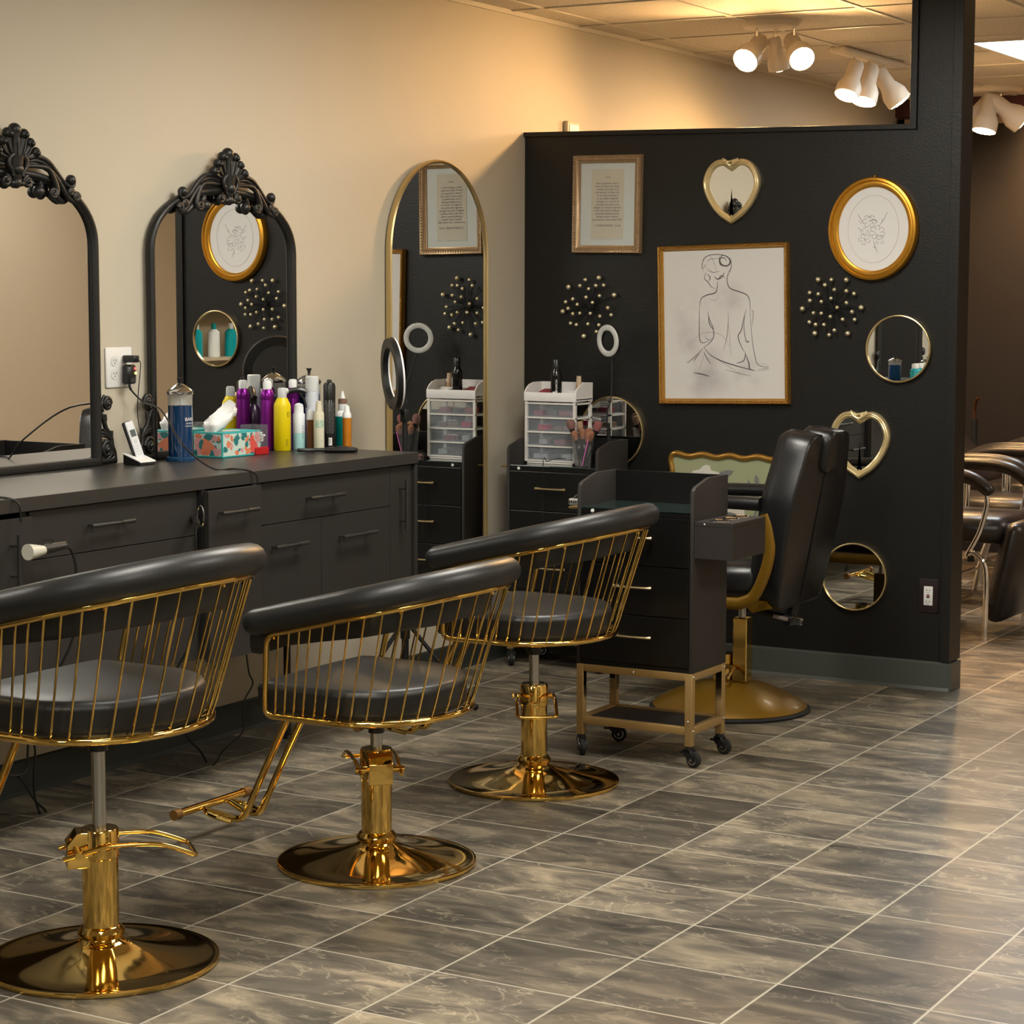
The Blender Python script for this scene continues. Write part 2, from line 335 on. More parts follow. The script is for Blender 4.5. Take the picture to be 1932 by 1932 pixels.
# ------------------------------------------------------------------ gold wire styling chairs (local: forward +X, seat group hangs at z of the first chair)
def upath(u0, u1, bk, hv, n, nb, hb=None):
    """U seen from above: front-left end, round the back, to front-right end"""
    out = []
    for i in range(n): out.append((u0+(u1-u0)*i/n, hv))
    for i in range(nb+1):
        a = pi/2+pi*i/nb; out.append((u1+(u1-bk)*cos(a), hv*sin(a)))
    for i in range(1, n+1): out.append((u1+(u0-u1)*i/n, -hv))
    return out
def resample(pts, k):
    P = [V(p) for p in pts]; L = [0]
    for a, b in zip(P, P[1:]): L.append(L[-1]+(b-a).length)
    out = []
    for i in range(k):
        s = L[-1]*i/(k-1); j = 0
        while j < len(L)-2 and L[j+1] < s: j += 1
        t = (s-L[j])/max(1e-9, L[j+1]-L[j]); out.append(P[j].lerp(P[j+1], t))
    return out
def zr(u): return .662-.243*u
def styling_chair(lift, lever_az, loc, label, rz=pi):
    root = empty('styling_chair', loc, rz, label, 'chair', 'gold wire styling chairs')
    RU, RB, RH = .135, -.345, .285
    rail = [(u, v, zr(u)) for u, v in upath(RU, -.10, RB, RH, 8, 28)]
    low = [(u, v, .417) for u, v in upath(.165, -.02, -.242, .255, 8, 28)]
    up = empty('seat_assembly', (0, 0, 0)); up.parent = root; up.location = (0, 0, lift)
    bpy.data.objects.remove(up)
    def part(mb, name, m, **k):
        mb.v = [(a, b_, c+lift) for a, b_, c in mb.v]; return mb.build(name, m, root, **k)
    # frame : rail, lower ring and two front tubes with rounded corners, one continuous tube
    def corner(p, q, r_, s):  # rounded corner between two runs
        return [V(p).lerp(V(q), 0)]
    f = MB()
    fl = []
    ra = resample(rail, 60); lo = resample(low, 60)
    cr = .03
    left_top = V(ra[0]); left_bot = V(lo[0])
    loop = [V(a) for a in ra]
    # right front (last rail point) -> down to last low point
    def bend(a, b, c, r=.028, n=5):
        a, b, c = V(a), V(b), V(c); d1 = (a-b).normalized(); d2 = (c-b).normalized(); p0 = b+d1*r; p2 = b+d2*r
        return [p0*(1-t)**2+b*2*t*(1-t)+p2*t*t for t in [i/n for i in range(n+1)]]
    path = ra[3:-3]+bend(ra[-3], ra[-1]+V((.004, 0, 0)), lo[-1])+bend(ra[-1], lo[-1]+V((.004, 0, 0)), lo[-3])+list(reversed(lo[3:-3]))+bend(lo[3], lo[0]+V((.004, 0, 0)), ra[0])+bend(lo[0], ra[0]+V((.004, 0, 0)), ra[3])
    f.tube(path, .0082, 10, closed=True)
    for s in (.0, ):  # flat support ring under the seat
        f.tube([(u*.72, v*.72, .412) for u, v, z in low], .006, 6)
    f.box(-.13, .13, -.2, .2, .404, .412); f.box(-.2, .15, -.03, .03, .4, .41)
    part(f, 'wire_frame', GOLD)
    K = 29
    ha = resample(rail, 400); hb_ = resample(low, 400)
    wq = [i/(K+1)-.043*sin(2*pi*i/(K+1)) for i in range(K+2)]
    a = [ha[round(399*t)] for t in wq]; b = [hb_[round(399*t)] for t in wq]
    for i in range(1, K+1):
        p, q = a[i], b[i]
        inw = V((-q.x*.06, -q.y*.06, 0)) if abs(q.y) > .1 or q.x < 0 else V((0, 0, 0))
        w = MB(); w.tube([p, p.lerp(q, .5), p.lerp(q, .9)+(p-q)*0, q+V((0, 0, .006)), q+V((-q.x*.1, -q.y*.1, -.004))], .0027, 6)
        part(w, 'wire_spoke', GOLD)
    # padded roll
    pu = upath(.195, -.10, RB+.002, RH-.002, 9, 28)
    core = resample([(u, v, zr(u)+.038) for u, v in pu], 72)
    m = MB(); n = len(core)
    r = [.0355*min(1, (1-(1-min(1, (i+.5)/1.6))**2)**.5, (1-(1-min(1, (n-.5-i)/1.6))**2)**.5) for i in range(n)]
    m.tube(core, r, 14, up=(0, 0, 1), asp=.98)
    # inner flap that hangs inside the rail
    fl = []
    for i, p in enumerate(core):
        t = min(i, n-1-i)/(n/2); dep = .03+.045*min(1, t*1.3)+.018*max(0, 1-t*8); tang = (core[min(i+1, n-1)]-core[max(i-1, 0)]).normalized()
        inn = V((-tang.y, tang.x, 0)).normalized()
        if inn.dot(V((-.05, 0, 0))-V((p.x, p.y, 0))) < 0: inn = -inn
        zt_ = p.z; zb_ = p.z-.038-dep; c = V((p.x, p.y, (zt_+zb_)/2))+inn*(.016+.03*min(1, t*4)); h = (zt_-zb_)/2
        if min(i, n-1-i) == 0: h *= .8
        fl.append([tuple(c+inn*(.013*cos(2*pi*k/12)-.012*sin(2*pi*k/12)*min(1, t*4))+V((0, 0, 1))*h*sin(2*pi*k/12)) for k in range(12)])
    m.loft(fl, True, True)
    part(m, 'back_pad', VINYL, smooth=60)
    s = MB()
    for q in (4, n//2-14, n//2, n//2+14, n-5):
        s = MB()
        p = core[q]; s.lathe([(.001, 0), (.0045, 0), (.0045, .006), (.001, .008)], 8, (p.x, p.y, p.z-.052)); part(s, 'screw', GOLD)
    # cushion
    out = upath(.16, -.02, -.228, .243, 8, 24)
    fr = catmull([(.16, -.245, 0), (.195, -.238, 0), (.208, -.21, 0), (.214, 0, 0), (.208, .21, 0), (.195, .238, 0), (.16, .245, 0)], 3)
    O = out+[(p.x, p.y) for p in fr[1:-1]]
    cx = -.03
    def ring(k, z): return [(cx+(u-cx)*k, v*k, z) for u, v in O]
    c = MB(); c.loft([ring(.93, .42), ring(.975, .424), ring(1, .436), ring(1.0, .475), ring(1.006, .479), ring(1.0, .484), ring(.987, .491), ring(.965, .4965), ring(.93, .4995), ring(.7, .504), ring(.4, .508), ring(.05, .5085)])
    part(c, 'seat_cushion', VINYL, smooth=55)
    # foot rest
    t = MB()
    for v in (-.038, .038):
        t.tube(catmull([(.2, v, .412), (.235, v, .395), (.27, v, .335), (.34, v, .2), (.385, v, .11), (.40, v, .084), (.425, v, .07), (.47, v*1.1, .076), (.52, v*1.5, .086)], 5), .0095, 10)
    t.tube(catmull([(.42, -.07, .07), (.49, -.075, .082), (.535, -.04, .09), (.545, 0, .092), (.535, .04, .09), (.49, .075, .082), (.42, .07, .07)], 4), .007, 8)
    t.tube([(.15, -.1, .412), (.2, -.045, .412)], .008, 8); t.tube([(.15, .1, .412), (.2, .045, .412)], .008, 8)
    part(t, 'footrest_strut', GOLD)
    t = MB(); t.tube([(.54, -.155, .092), (.54, .155, .092)], .0115, 14); part(t, 'footrest_bar', GOLD)
    t = MB(); t.tube([(.54, -.165, .092), (.54, -.14, .092)], .0145, 14); part(t, 'bar_cap', mat('bronze_end_cap', (.22, .11, .03), .45, .4)); t = MB(); t.tube([(.54, .165, .092), (.54, .14, .092)], .0145, 14); part(t, 'bar_cap', MATS['bronze_end_cap'])
    t = MB(); t.lathe([(.001, .346), (.021, .346), (.021, .372), (.03, .38), (.03, .404), (.001, .404)], 24); t.box(.02, .034, -.004, .004, .352, .36); part(t, 'swivel_plug', BLKP)
    t = MB(); t.lathe([(.001, .28), (.0155, .28), (.0155, .374+lift), (.001, .374+lift)], 24); t.build('piston', STEEL, root)
    # pump and base
    t = MB(); t.lathe([(.001, .055), (.04, .055), (.04, .238), (.0425, .24), (.0425, .3), (.0395, .3045), (.017, .306), (.001, .306)], 48); t.build('pump_column', GOLD, root)
    t = MB(); t.lathe([(.036, .058), (.047, .06), (.052, .066), (.0525, .073), (.045, .083), (.041, .086), (.036, .086)], 48, cap=False); t.build('collar_ring', GOLD, root)
    t = MB(); t.lathe([(.252, .0), (.2585, .001), (.261, .006), (.2595, .011), (.2545, .0125), (.25, .0118), (.2, .0185), (.15, .0265), (.1, .037), (.07, .046), (.05, .055), (.045, .062), (.001, .063)], 96, cap=False); t.build('floor_plate', GOLD, root, smooth=50)
    mx = M.Rotation(lever_az-rz, 4, 'Z')
    t = MB(); t.prism([(-.074, .222), (-.074, .275), (-.052, .301), (0, .301), (0, .222)], -.031, .031, 'y', mx=mx); t.box(-.045, -.02, -.046, .046, .25, .266, mx=mx)
    t.build('pump_bracket', GOLD, root, smooth=20, bevel=.0015)
    t = MB(); t.tube([(-.052, -.064, .258), (-.052, .064, .258)], .0085, 12, mx=mx)
    t.build('pivot_shaft', GOLD, root)
    for sgn in (-1, 1):
        pass
    side = [(-.085, .25), (-.052, .258), (.0, .272), (.05, .275), (.12, .272), (.165, .258), (.2, .243)]
    pts = [V((u, -.052-.006*min(1, (u+.085)*8), z)) for u, z in side]
    pts2 = [V((p.x, -p.y, p.z)) for p in reversed(pts)]
    t = MB(); t.tube(catmull(pts, 3)+bend(pts[-2], pts[-1]+V((.006, 0, -.003)), pts2[0], .015, 4)+bend(pts[-1], pts2[0]+V((.006, 0, -.003)), pts2[1], .015, 4)+catmull(pts2, 3), .0052, 10, mx=mx)
    t.build('pump_lever', GOLD, root)
    return root
styling_chair(.132, R_(47), (1.27, -4.129, 0), 'nearest gold wire chair, seat pumped highest, cut by the left edge of the photo')
styling_chair(0, R_(133), (1.335, -3.122, 0), 'middle of the three gold wire chairs, lowest seat, with its whole footrest in view')
styling_chair(.049, R_(-58), (1.233, -2.103, 0), 'farthest gold wire chair, in front of the black rolling cart')

# ------------------------------------------------------------------ wall counter with cabinets
CZ = .955; CXF = .545; CYE = at(791, 853, z=CZ).y
XFF = .53
def fy(px, x=XFF): return at(px, 950, x=x).y
CL = -5.6
w = MB(); w.box(.002, CXF, CL, CYE, CZ-.037, CZ)
w.build('countertop', LAMIT, smooth=0, bevel=.0012, label='long charcoal laminate countertop carrying mirrors, bottles and a phone', cat='countertop')
CB = .425
def pull(parent, y0, y1, z, xf, vert=None):
    m = MB(); xo = xf+.032
    if vert:
        m.tube([(xo, vert, y0), (xo, vert, y1)], .0065, 10)
        for z_ in (y0+.02, y1-.02): m.tube([(xf, vert, z_), (xo, vert, z_)], .004, 8)
    else:
        m.tube([(xo, y0, z), (xo, y0+.3*(y1-y0), z)], .0065, 10); m.tube([(xo, y0+.3*(y1-y0), z), (xo, y0+.7*(y1-y0), z)], .005, 10); m.tube([(xo, y0+.7*(y1-y0), z), (xo, y1, z)], .0065, 10)
        for y_ in (y0+.025, y1-.025): m.tube([(xf, y_, z), (xo, y_, z)], .004, 8)
    m.build('pull_handle', BLKH, parent)
def cabinet(y0, y1, label, fronts, xf=XFF, zt=CZ-.0385, cm=None):
    r = empty('cabinet', ((.01+xf)/2, (y0+y1)/2, CB), 0, label, 'cabinet')
    o = V((r.location.x, r.location.y, CB))
    def L(mb): mb.v = [(a-o.x, b-o.y, c-o.z) for a, b, c in mb.v]; return mb
    m = MB(); th = .016; xb = xf-.02
    m.box(.012, xb, y0+.001, y0+th, CB, zt); m.box(.012, xb, y1-th, y1-.001, CB, zt); m.box(.012, xb, y0+th, y1-th, CB, CB+th); m.box(.012, .02, y0+th, y1-th, CB+th, zt)
    L(m).build('carcass', cm or LAMI, r, smooth=0)
    m = MB(); m.box(.02, xb-.002, y0+th, y1-th, CB+th, CB+th+.003); L(m).build('inside', SHADEIN, r, smooth=0)  # near-black sheet paints the shade inside the cabinet
    for (kind, ya, yb, za, zb, hd) in fronts:
        m = MB(); m.box(xf-.019, xf, ya+.0012, yb-.0012, za+.0012, zb-.0012); fo = L(m).build(kind, LAMI, r, smooth=0, bevel=.0008)
        if hd:
            h = MB(); xo = xf+.03
            if hd[0] == 'h':
                _, a, b_, z = hd
                h.tube([(xo, a, z), (xo, a+.3*(b_-a), z)], .0065, 10); h.tube([(xo, a+.3*(b_-a), z), (xo, a+.7*(b_-a), z)], .005, 10); h.tube([(xo, a+.7*(b_-a), z), (xo, b_, z)], .0065, 10)
                for y_ in (a+.022, b_-.022): h.tube([(xf, y_, z), (xo, y_, z)], .004, 8)
            else:
                _, yy, a, b_ = hd
                h.tube([(xo, yy, a), (xo, yy, b_)], .0065, 10)
                for z_ in (a+.03, b_-.03): h.tube([(xf, yy, z_), (xo, yy, z_)], .004, 8)
            L(h).build('pull_handle', BLKH, fo)
    return r
ZT = CZ-.039
y52, y370, y383, y492, y606, y735, y778 = fy(54), fy(372), fy(385), fy(493), fy(606), fy(736), fy(778)
def hz(px, py, x=XFF+.03): return at(px, py, x=x)
h1 = hz(30, 1008); h2 = hz(30, 1110)
cabinet(CL, y52, 'cabinet at the left edge with a tall door and vertical pull', [('door', CL, y52, CB, ZT-.012, ('v', h1.y, h2.z, h1.z))], xf=XFF+.012)
a, b_ = hz(173, 992), hz(254, 983); zl = hz(200, 1036, XFF).z
cabinet(y52+.001, y370, 'wide drawer cabinet behind the nearest chair, left of the dark gap', [('drawer', y52+.001, y370, zl, ZT, ('h', a.y, b_.y, (a.z+b_.z)/2)), ('drawer', y52+.001, y370, CB, zl, None)])
a, b_ = hz(420, 967, XFF+.065), hz(489, 962, XFF+.065)
pc = fy(393, XFF+.035); pd = fy(493, XFF+.035)
c = cabinet(y370+.001, pd+.002, 'narrow cabinet with its tall front pulled out, right of the dark gap', [('drawer', pc, pd, CB-.01, at(440, 921, x=XFF+.035).z, ('h', a.y, b_.y, (a.z+b_.z)/2))], xf=XFF+.035, cm=SHADEIN)  # near-black carcass paints the shade of the gap
a, b_ = hz(586, 940), hz(651, 932); zm = at(606, 975, x=XFF).z
l1, l2 = hz(521, 1033), hz(582, 1024); m1, m2 = hz(648, 1012), hz(711, 1004); v1, v2 = hz(768, 905), hz(768, 1000)
cabinet(pd+.004, CYE-.02, 'right end cabinet with one wide drawer over two doors and a narrow tall door', [
    ('drawer', pd+.004, y735, zm, ZT, ('h', a.y, b_.y, (a.z+b_.z)/2)),
    ('door', pd+.004, y606, CB, zm, ('h', l1.y, l2.y, (l1.z+l2.z)/2)),
    ('door', y606, y735, CB, zm, ('h', m1.y, m2.y, (m1.z+m2.z)/2)),
    ('door', y735, CYE-.022, CB, ZT, ('v', v1.y, v2.z, v1.z))])
e = MB(); e.box(.002, CXF-.004, CYE-.018, CYE-.0005, CB, CZ-.0375)
e.build('end_panel', LAMI, smooth=0, bevel=.001, label='charcoal end panel closing the right end of the counter', cat='panel')
e = MB(); e.tube([(.2, -1.95, 0), (.2, -1.95, CB)], .012, 12); e.lathe([(.001, 0), (.025, 0), (.02, .01), (.001, .012)], 16, (.2, -1.95, 0))
e.build('support_leg', BLKM, label='slim black support leg under the right end of the counter', cat='leg')

# ------------------------------------------------------------------ ornate black mirrors (local: Y along wall, X out of the wall)
def baroque_mirror(yl, yr, zt, zb, label):
    yc = (yl+yr)/2; W = (yr-yl)/2
    r = empty('ornate_mirror', (.004, yc, zb), 0, label, 'mirror', 'ornate black wall mirrors')
    H = zt-zb; tz = H-.138; b0 = tz-.205   # frame centre line: top and start of the arch
    a = W-.0125
    def line(off, n=40):
        pts = [(-(a-off), .012)]
        for i in range(n+1):
            t = pi-pi*i/n; e_ = 2/2.25
            cx_, sx_ = cos(t), sin(t)
            pts.append(((a-off)*math.copysign(abs(cx_)**e_, cx_), b0+(.205-off)*abs(sx_)**e_))
        pts.append(((a-off), .012)); return pts
    p = line(0)
    f = MB(); f.tube([(.0165, y, z) for y, z in p], .0125, 12, up=(1, 0, 0), asp=1.25); f.tube([(.021, y, z) for y, z in line(.0105)], .0035, 8)
    f.box(.002, .03, -a-.01, a+.01, 0, .024, .004)
    f.build('frame', IRON, r)
    gl = MB(); q = line(.006); gl.prism([(y, z) for y, z in q], .009, .013, 'x'); gl.build('mirror_glass', MIRROR, r, smooth=0)
    # crest
    c = MB(); X0 = .034
    def T(dy, dz): return (dy, H+dz)
    def tb(pts, rad, x=X0, k=4):
        P = catmull([(x if len(q) < 3 else q[2], *T(q[0], q[1])) for q in pts], k)
        rr = [rad[0]+(rad[1]-rad[0])*i/(len(P)-1) for i in range(len(P))] if isinstance(rad, tuple) else rad
        c.tube(P, rr, 8)
    def ball(dy, dz, rr, x=X0): c.sphere((x, *T(dy, dz)), rr, 12, 8)
    def scroll(dy, dz, r0, sgn=1, a0=0, x=X0+.004):
        P = []
        for i in range(19):
            t = i/18; rr = r0*(1-.78*t); an = a0+sgn*t*3.4*pi; P.append((x+.004*t, T(dy, dz)[0]+rr*cos(an), T(dy, dz)[1]+rr*sin(an)*.9))
        c.tube(P, [.0072*(1-.35*i/18) for i in range(19)], 7)
    for s in (-1, 1):
        for (dy, dz, br) in ((.033, -.017, .0165), (.058, -.04, .0155), (.079, -.066, .0165)):
            tb([(s*.008, -.105), (s*dy*.62, -.075+dz*.3), (s*dy, dz-.016)], (.006, .0135)); ball(s*dy, dz-.012, br, X0+.004); ball(s*dy, dz-.014, br*.55, X0+.016)
            tb([(s*.012, -.1, X0+.008), (s*dy*.72+s*.004, -.07+dz*.35, X0+.01), (s*(dy+.011), dz-.014, X0+.008)], .0032)
        tb([(s*.02, -.09), (s*.034, -.1), (s*.036, -.12), (s*.024, -.135), (s*.02, -.15)], (.009, .006), X0+.01)
        scroll(s*.045, -.163, .018, s, pi/2 if s > 0 else pi/2); ball(s*.045, -.163, .008, X0+.01)
        for k, (o1, rr) in enumerate(((0, .0085), (-.011, .0075), (-.021, .0075))):
            tb([(s*.042, -.1+o1*.6), (s*.09, -.089+o1), (s*.135, -.1+o1), (s*.168, -.125+o1*.6), (s*.2, -.155+o1*.3), (s*.222, -.167)], (rr, rr*.8), X0-.004*k)
        ball(s*.235, -.15, .0165, X0)
        tb([(s*.222, -.167), (s*.24, -.17), (s*.249, -.158), (s*.246, -.142)], .006)
        tb([(s*.05, -.118), (s*.095, -.117), (s*.135, -.122), (s*.158, -.15), (s*.17, -.178), (s*.166, -.196)], (.006, .011), X0+.002)
        scroll(s*.152, -.19, .017, -s, 0 if s > 0 else pi)
        tb([(s*.108, -.16), (s*.118, -.172), (s*.108, -.19)], (.01, .012), X0-.014); ball(s*.107, -.189, .019, X0-.012)
        tb([(s*.15, -.128), (s*.18, -.155), (s*.205, -.185), (s*.225, -.205), (s*.25, -.212), (s*.262, -.2)], (.008, .008), X0)
        scroll(s*.252, -.2, .015, s, 0 if s > 0 else pi); scroll(s*.228, -.186, .012, s, 0 if s > 0 else pi)
        tb([(s*.17, -.19), (s*.2, -.212), (s*.222, -.21)], (.014, .006), X0-.014)
        ball(s*.019, -.17, .009, X0+.006)
    tb([(0, -.11), (0, -.05), (0, -.02)], (.012, .02)); ball(0, -.018, .02); tb([(0, -.12, X0+.01), (0, -.06, X0+.014), (0, -.03, X0+.012)], .004)
    tb([(0, -.09), (0, -.14), (0, -.165)], (.03, .016), X0-.004); ball(0, -.168, .017, X0+.002); ball(0, -.13, .02, X0+.006)
    c.build('crest_ornament', IRON, r, smooth=60)
    # lower swags at the two bottom corners
    for s in (-1, 1):
        c = MB()
        def Q(px, py): return (s*(W-.002+(px-200)/4515), (1785-py)/6610)
        def tq(pts, rad):
            P = catmull([(X0-.012, *Q(*q)) for q in pts], 4)
            rr = [rad[0]+(rad[1]-rad[0])*i/(len(P)-1) for i in range(len(P))] if isinstance(rad, tuple) else rad
            c.tube(P, rr, 8)
        tq([(130, 690), (215, 760), (270, 900), (310, 1050), (400, 1200), (425, 1400), (470, 1560), (480, 1715)], (.007, .0085))
        tq([(150, 470), (190, 600), (240, 700), (200, 640)], (.009, .006)); tq([(215, 560), (250, 450), (285, 370)], (.008, .003))
        tq([(300, 900), (305, 820), (300, 760)], (.006, .004)); tq([(140, 1140), (240, 1130), (330, 1180), (400, 1260)], (.005, .008)); tq([(160, 1210), (260, 1190), (350, 1230)], (.004, .006)); tq([(240, 1070), (320, 1110), (380, 1180)], (.004, .007)); tq([(430, 1100), (425, 1180), (410, 1260)], (.005, .006))
        for (cx_, cy_, r0) in ((315, 550, .018), (285, 1470, .024)):
            y_, z_ = Q(cx_, cy_); P = []
            for i in range(19):
                t_ = i/18; rr = r0*(1-.75*t_); an = (0 if s > 0 else pi)+s*t_*3.2*pi; P.append((X0-.008+.006*t_, y_+rr*cos(an)*.9, z_+rr*sin(an)*1.15))
            c.tube(P, [.0085*(1-.3*i/18) for i in range(19)], 7); c.sphere((X0-.002, y_, z_), r0*.42, 10, 6)
        tq([(190, 1600), (260, 1690), (370, 1640), (420, 1520), (410, 1400)], (.008, .005)); tq([(180, 1690), (300, 1715), (420, 1690), (490, 1620)], (.009, .008)); tq([(455, 1460), (450, 1540), (440, 1600)], .006)
        tq([(200, 1700), (500, 1715)], .009)
        c.build('corner_ornament', IRON, r, smooth=60)
    return r
def zof(px, py): p = at(px, py, x=.045); return p
def ey(px, x): return at(px, 520, x=x).y
_r1 = ey(182, .018)
baroque_mirror(_r1-.73, _r1, 1.963, CZ+.001, 'ornate black mirror at the left edge, reflecting only beige wall')
baroque_mirror(ey(279, .02), ey(555, .02), 1.952, CZ+.001, 'ornate black mirror behind the hair products, reflecting the picture wall')
baroque_mirror(-4.87, -4.13, 1.96, CZ+.001, 'ornate black mirror out of the frame, seen only inside the round mirror')
# full length arched mirror
am = empty('arched_mirror', (.003, -.697, .3), 0, 'tall arched mirror with a thin gold rim beside the black partition', 'mirror')
ya = .352; H0 = 1.635-.3
def archline(off, n=48): return [(-(ya-off), off)]+[((ya-off)*cos(pi-pi*i/n), H0+(ya-off)*sin(pi-pi*i/n)) for i in range(n+1)]+[((ya-off), off)]
m = MB(); m.tube([(.016, y, z) for y, z in archline(.004)], .0075, 8, closed=True, up=(1, 0, 0), asp=1.9); m.build('rim', BRASS, am)
m = MB(); m.prism([(y, z) for y, z in archline(.006)], .006, .0185, 'x'); m.build('mirror_glass', MIRROR, am, smooth=0)

# ------------------------------------------------------------------ pictures and mirrors on the black partition (face y = 0, local -Y out of the wall)
def wp(px, py, d=.02): return at(px, py, y=-d)
GAP = .002
def rect_frame(name, quad, fw, dep, fmat, label, cat, bead=None):
    """quad: photo corners tl,tr,br,bl"""
    P = [wp(*q, dep) for q in quad]; cx = sum(p.x for p in P)/4; cz = sum(p.z for p in P)/4
    w = ((P[1].x-P[0].x)+(P[2].x-P[3].x))/4; h = ((P[0].z-P[3].z)+(P[1].z-P[2].z))/4
    tilt = math.atan2((P[1].z-P[0].z)+(P[2].z-P[3].z), 4*w)
    r = empty(name, (cx, -GAP, cz), 0, label, cat); r.rotation_euler = (0, -tilt, 0)
    prof = [(0, 0), (0, -dep*.8), (.12, -dep), (.4, -dep*.82), (.55, -dep*.9), (.8, -dep*.55), (1, -dep*.45), (1, 0)]
    m = MB(); rs = []
    for s, yy in prof:
        k = s*fw; rs.append([(-w+k, yy, -h+k), (w-k, yy, -h+k), (w-k, yy, h-k), (-w+k, yy, h-k)])
    m.loft(rs+[rs[0]], True, False)
    if bead:
        k = fw*bead[0]; rr = bead[1]; st = bead[2]
        for (x0, z0, x1, z1) in ((-w+k, h-k, w-k, h-k), (-w+k, -h+k, w-k, -h+k), (-w+k, -h+k, -w+k, h-k), (w-k, -h+k, w-k, h-k)):
            L_ = math.hypot(x1-x0, z1-z0); n = int(L_/st)
            for i in range(n+1): m.sphere((x0+(x1-x0)*i/n, -dep*.88, z0+(z1-z0)*i/n), rr, 6, 4)
    m.build('frame', fmat, r, smooth=45)
    return r, w, h, cx, cz
PAPER = mat('print_paper', (.66, .65, .63), .5)
INK = mat('charcoal_ink', (.10, .09, .095), .8); INKL = mat('grey_ink', (.33, .31, .32), .8); INKB = mat('blue_grey_ink', (.30, .32, .36), .8)
def wash_mat():
    m = mat('figure_print_paper', (.66, .645, .625), .45); nt, b = nodes(m); N = nt.nodes.new; L = nt.links.new
    tc = N('ShaderNodeTexCoord'); n = N('ShaderNodeTexNoise'); n.inputs['Scale'].default_value = 7; n.inputs['Detail'].default_value = 5; L(tc.outputs['Object'], n.inputs['Vector'])
    acc = None
    for (c, r_) in (((-.13, 0, .02), .15), ((-.08, 0, -.2), .17), ((.02, 0, .1), .1), ((-.16, 0, -.06), .1), ((.1, 0, -.2), .1)):
        d = N('ShaderNodeVectorMath'); d.operation = 'DISTANCE'; d.inputs[1].default_value = c; L(tc.outputs['Object'], d.inputs[0])
        mr = N('ShaderNodeMapRange'); mr.inputs['From Min'].default_value = r_; mr.inputs['From Max'].default_value = 0; mr.inputs['To Max'].default_value = 1; mr.interpolation_type = 'SMOOTHSTEP'; L(d.outputs['Value'], mr.inputs['Value'])
        if acc is None: acc = mr.outputs[0]
        else:
            a_ = N('ShaderNodeMath'); a_.operation = 'MAXIMUM'; L(acc, a_.inputs[0]); L(mr.outputs[0], a_.inputs[1]); acc = a_.outputs[0]
    r1 = N('ShaderNodeMapRange'); r1.inputs['From Min'].default_value = .38; r1.inputs['From Max'].default_value = .72; L(n.outputs['Fac'], r1.inputs['Value'])
    mu = N('ShaderNodeMath'); mu.operation = 'MULTIPLY'; L(acc, mu.inputs[0]); L(r1.outputs[0], mu.inputs[1])
    mx = N('ShaderNodeMix'); mx.data_type = 'RGBA'; mx.inputs['A'].default_value = (.66, .645, .625, 1); mx.inputs['B'].default_value = (.37, .345, .36, 1); L(mu.outputs[0], mx.inputs['Factor']); L(mx.outputs['Result'], b.inputs['Base Color'])
    return m
def strokes(parent, name, lines, m, d, conv, rad=.0012):
    mb = MB(); o = parent.matrix_basis.inverted() if False else None
    inv = (M.Translation(parent.location) @ parent.rotation_euler.to_matrix().to_4x4()).inverted()
    for ln in lines:
        rr = rad
        if isinstance(ln, tuple) and isinstance(ln[0], float): rr, ln = ln[0], ln[1]
        P = catmull([inv @ wp(*conv(*q), d) for q in ln], 4); n = len(P)
        mb.tube(P, [max(.0003, rr*(.35+.65*sin(pi*i/(n-1)))) for i in range(n)], 5, asp=.3, up=(0, 1, 0))
    return mb.build(name, m, parent)
# framed verse
r, w, h, cx, cz = rect_frame('framed_verse', [(1079, 293), (1208, 291), (1208, 478), (1079, 478)], .032, .026, GILTB, 'bronze framed handwritten verse on cream card, upper left of the black partition', 'picture', (.3, .0035, .012))
MB().box(-w+.03, w-.03, -.008, -.004, -h+.03, h-.03).build('mat_board', mat('pale_blue_mat', (.53, .58, .57), .5), r, smooth=0)
MB().box(-.073, .073, -.0095, -.008, -.138, .14).build('card', mat('cream_card', (.52, .5, .42), .6), r, smooth=0)
verse = "Love\n\nlove is patient, love is\nkind. It does not envy,\nit does not boast it is\nnot proud. It does not\nis not self-seeking it\nis not easily angered\nit keeps no record of\nwrongs love does not\ndelight in evil but rejoices\nwith the truth it always\nprotects always trusts\nalways hopes always\nperseveres. Love never fails\n\n1 CORINTHIANS 13:4-8"
lettering(verse, .0118, lambda u, v: (u, -.0099, v+.104), INK, r, spacing=1.02)
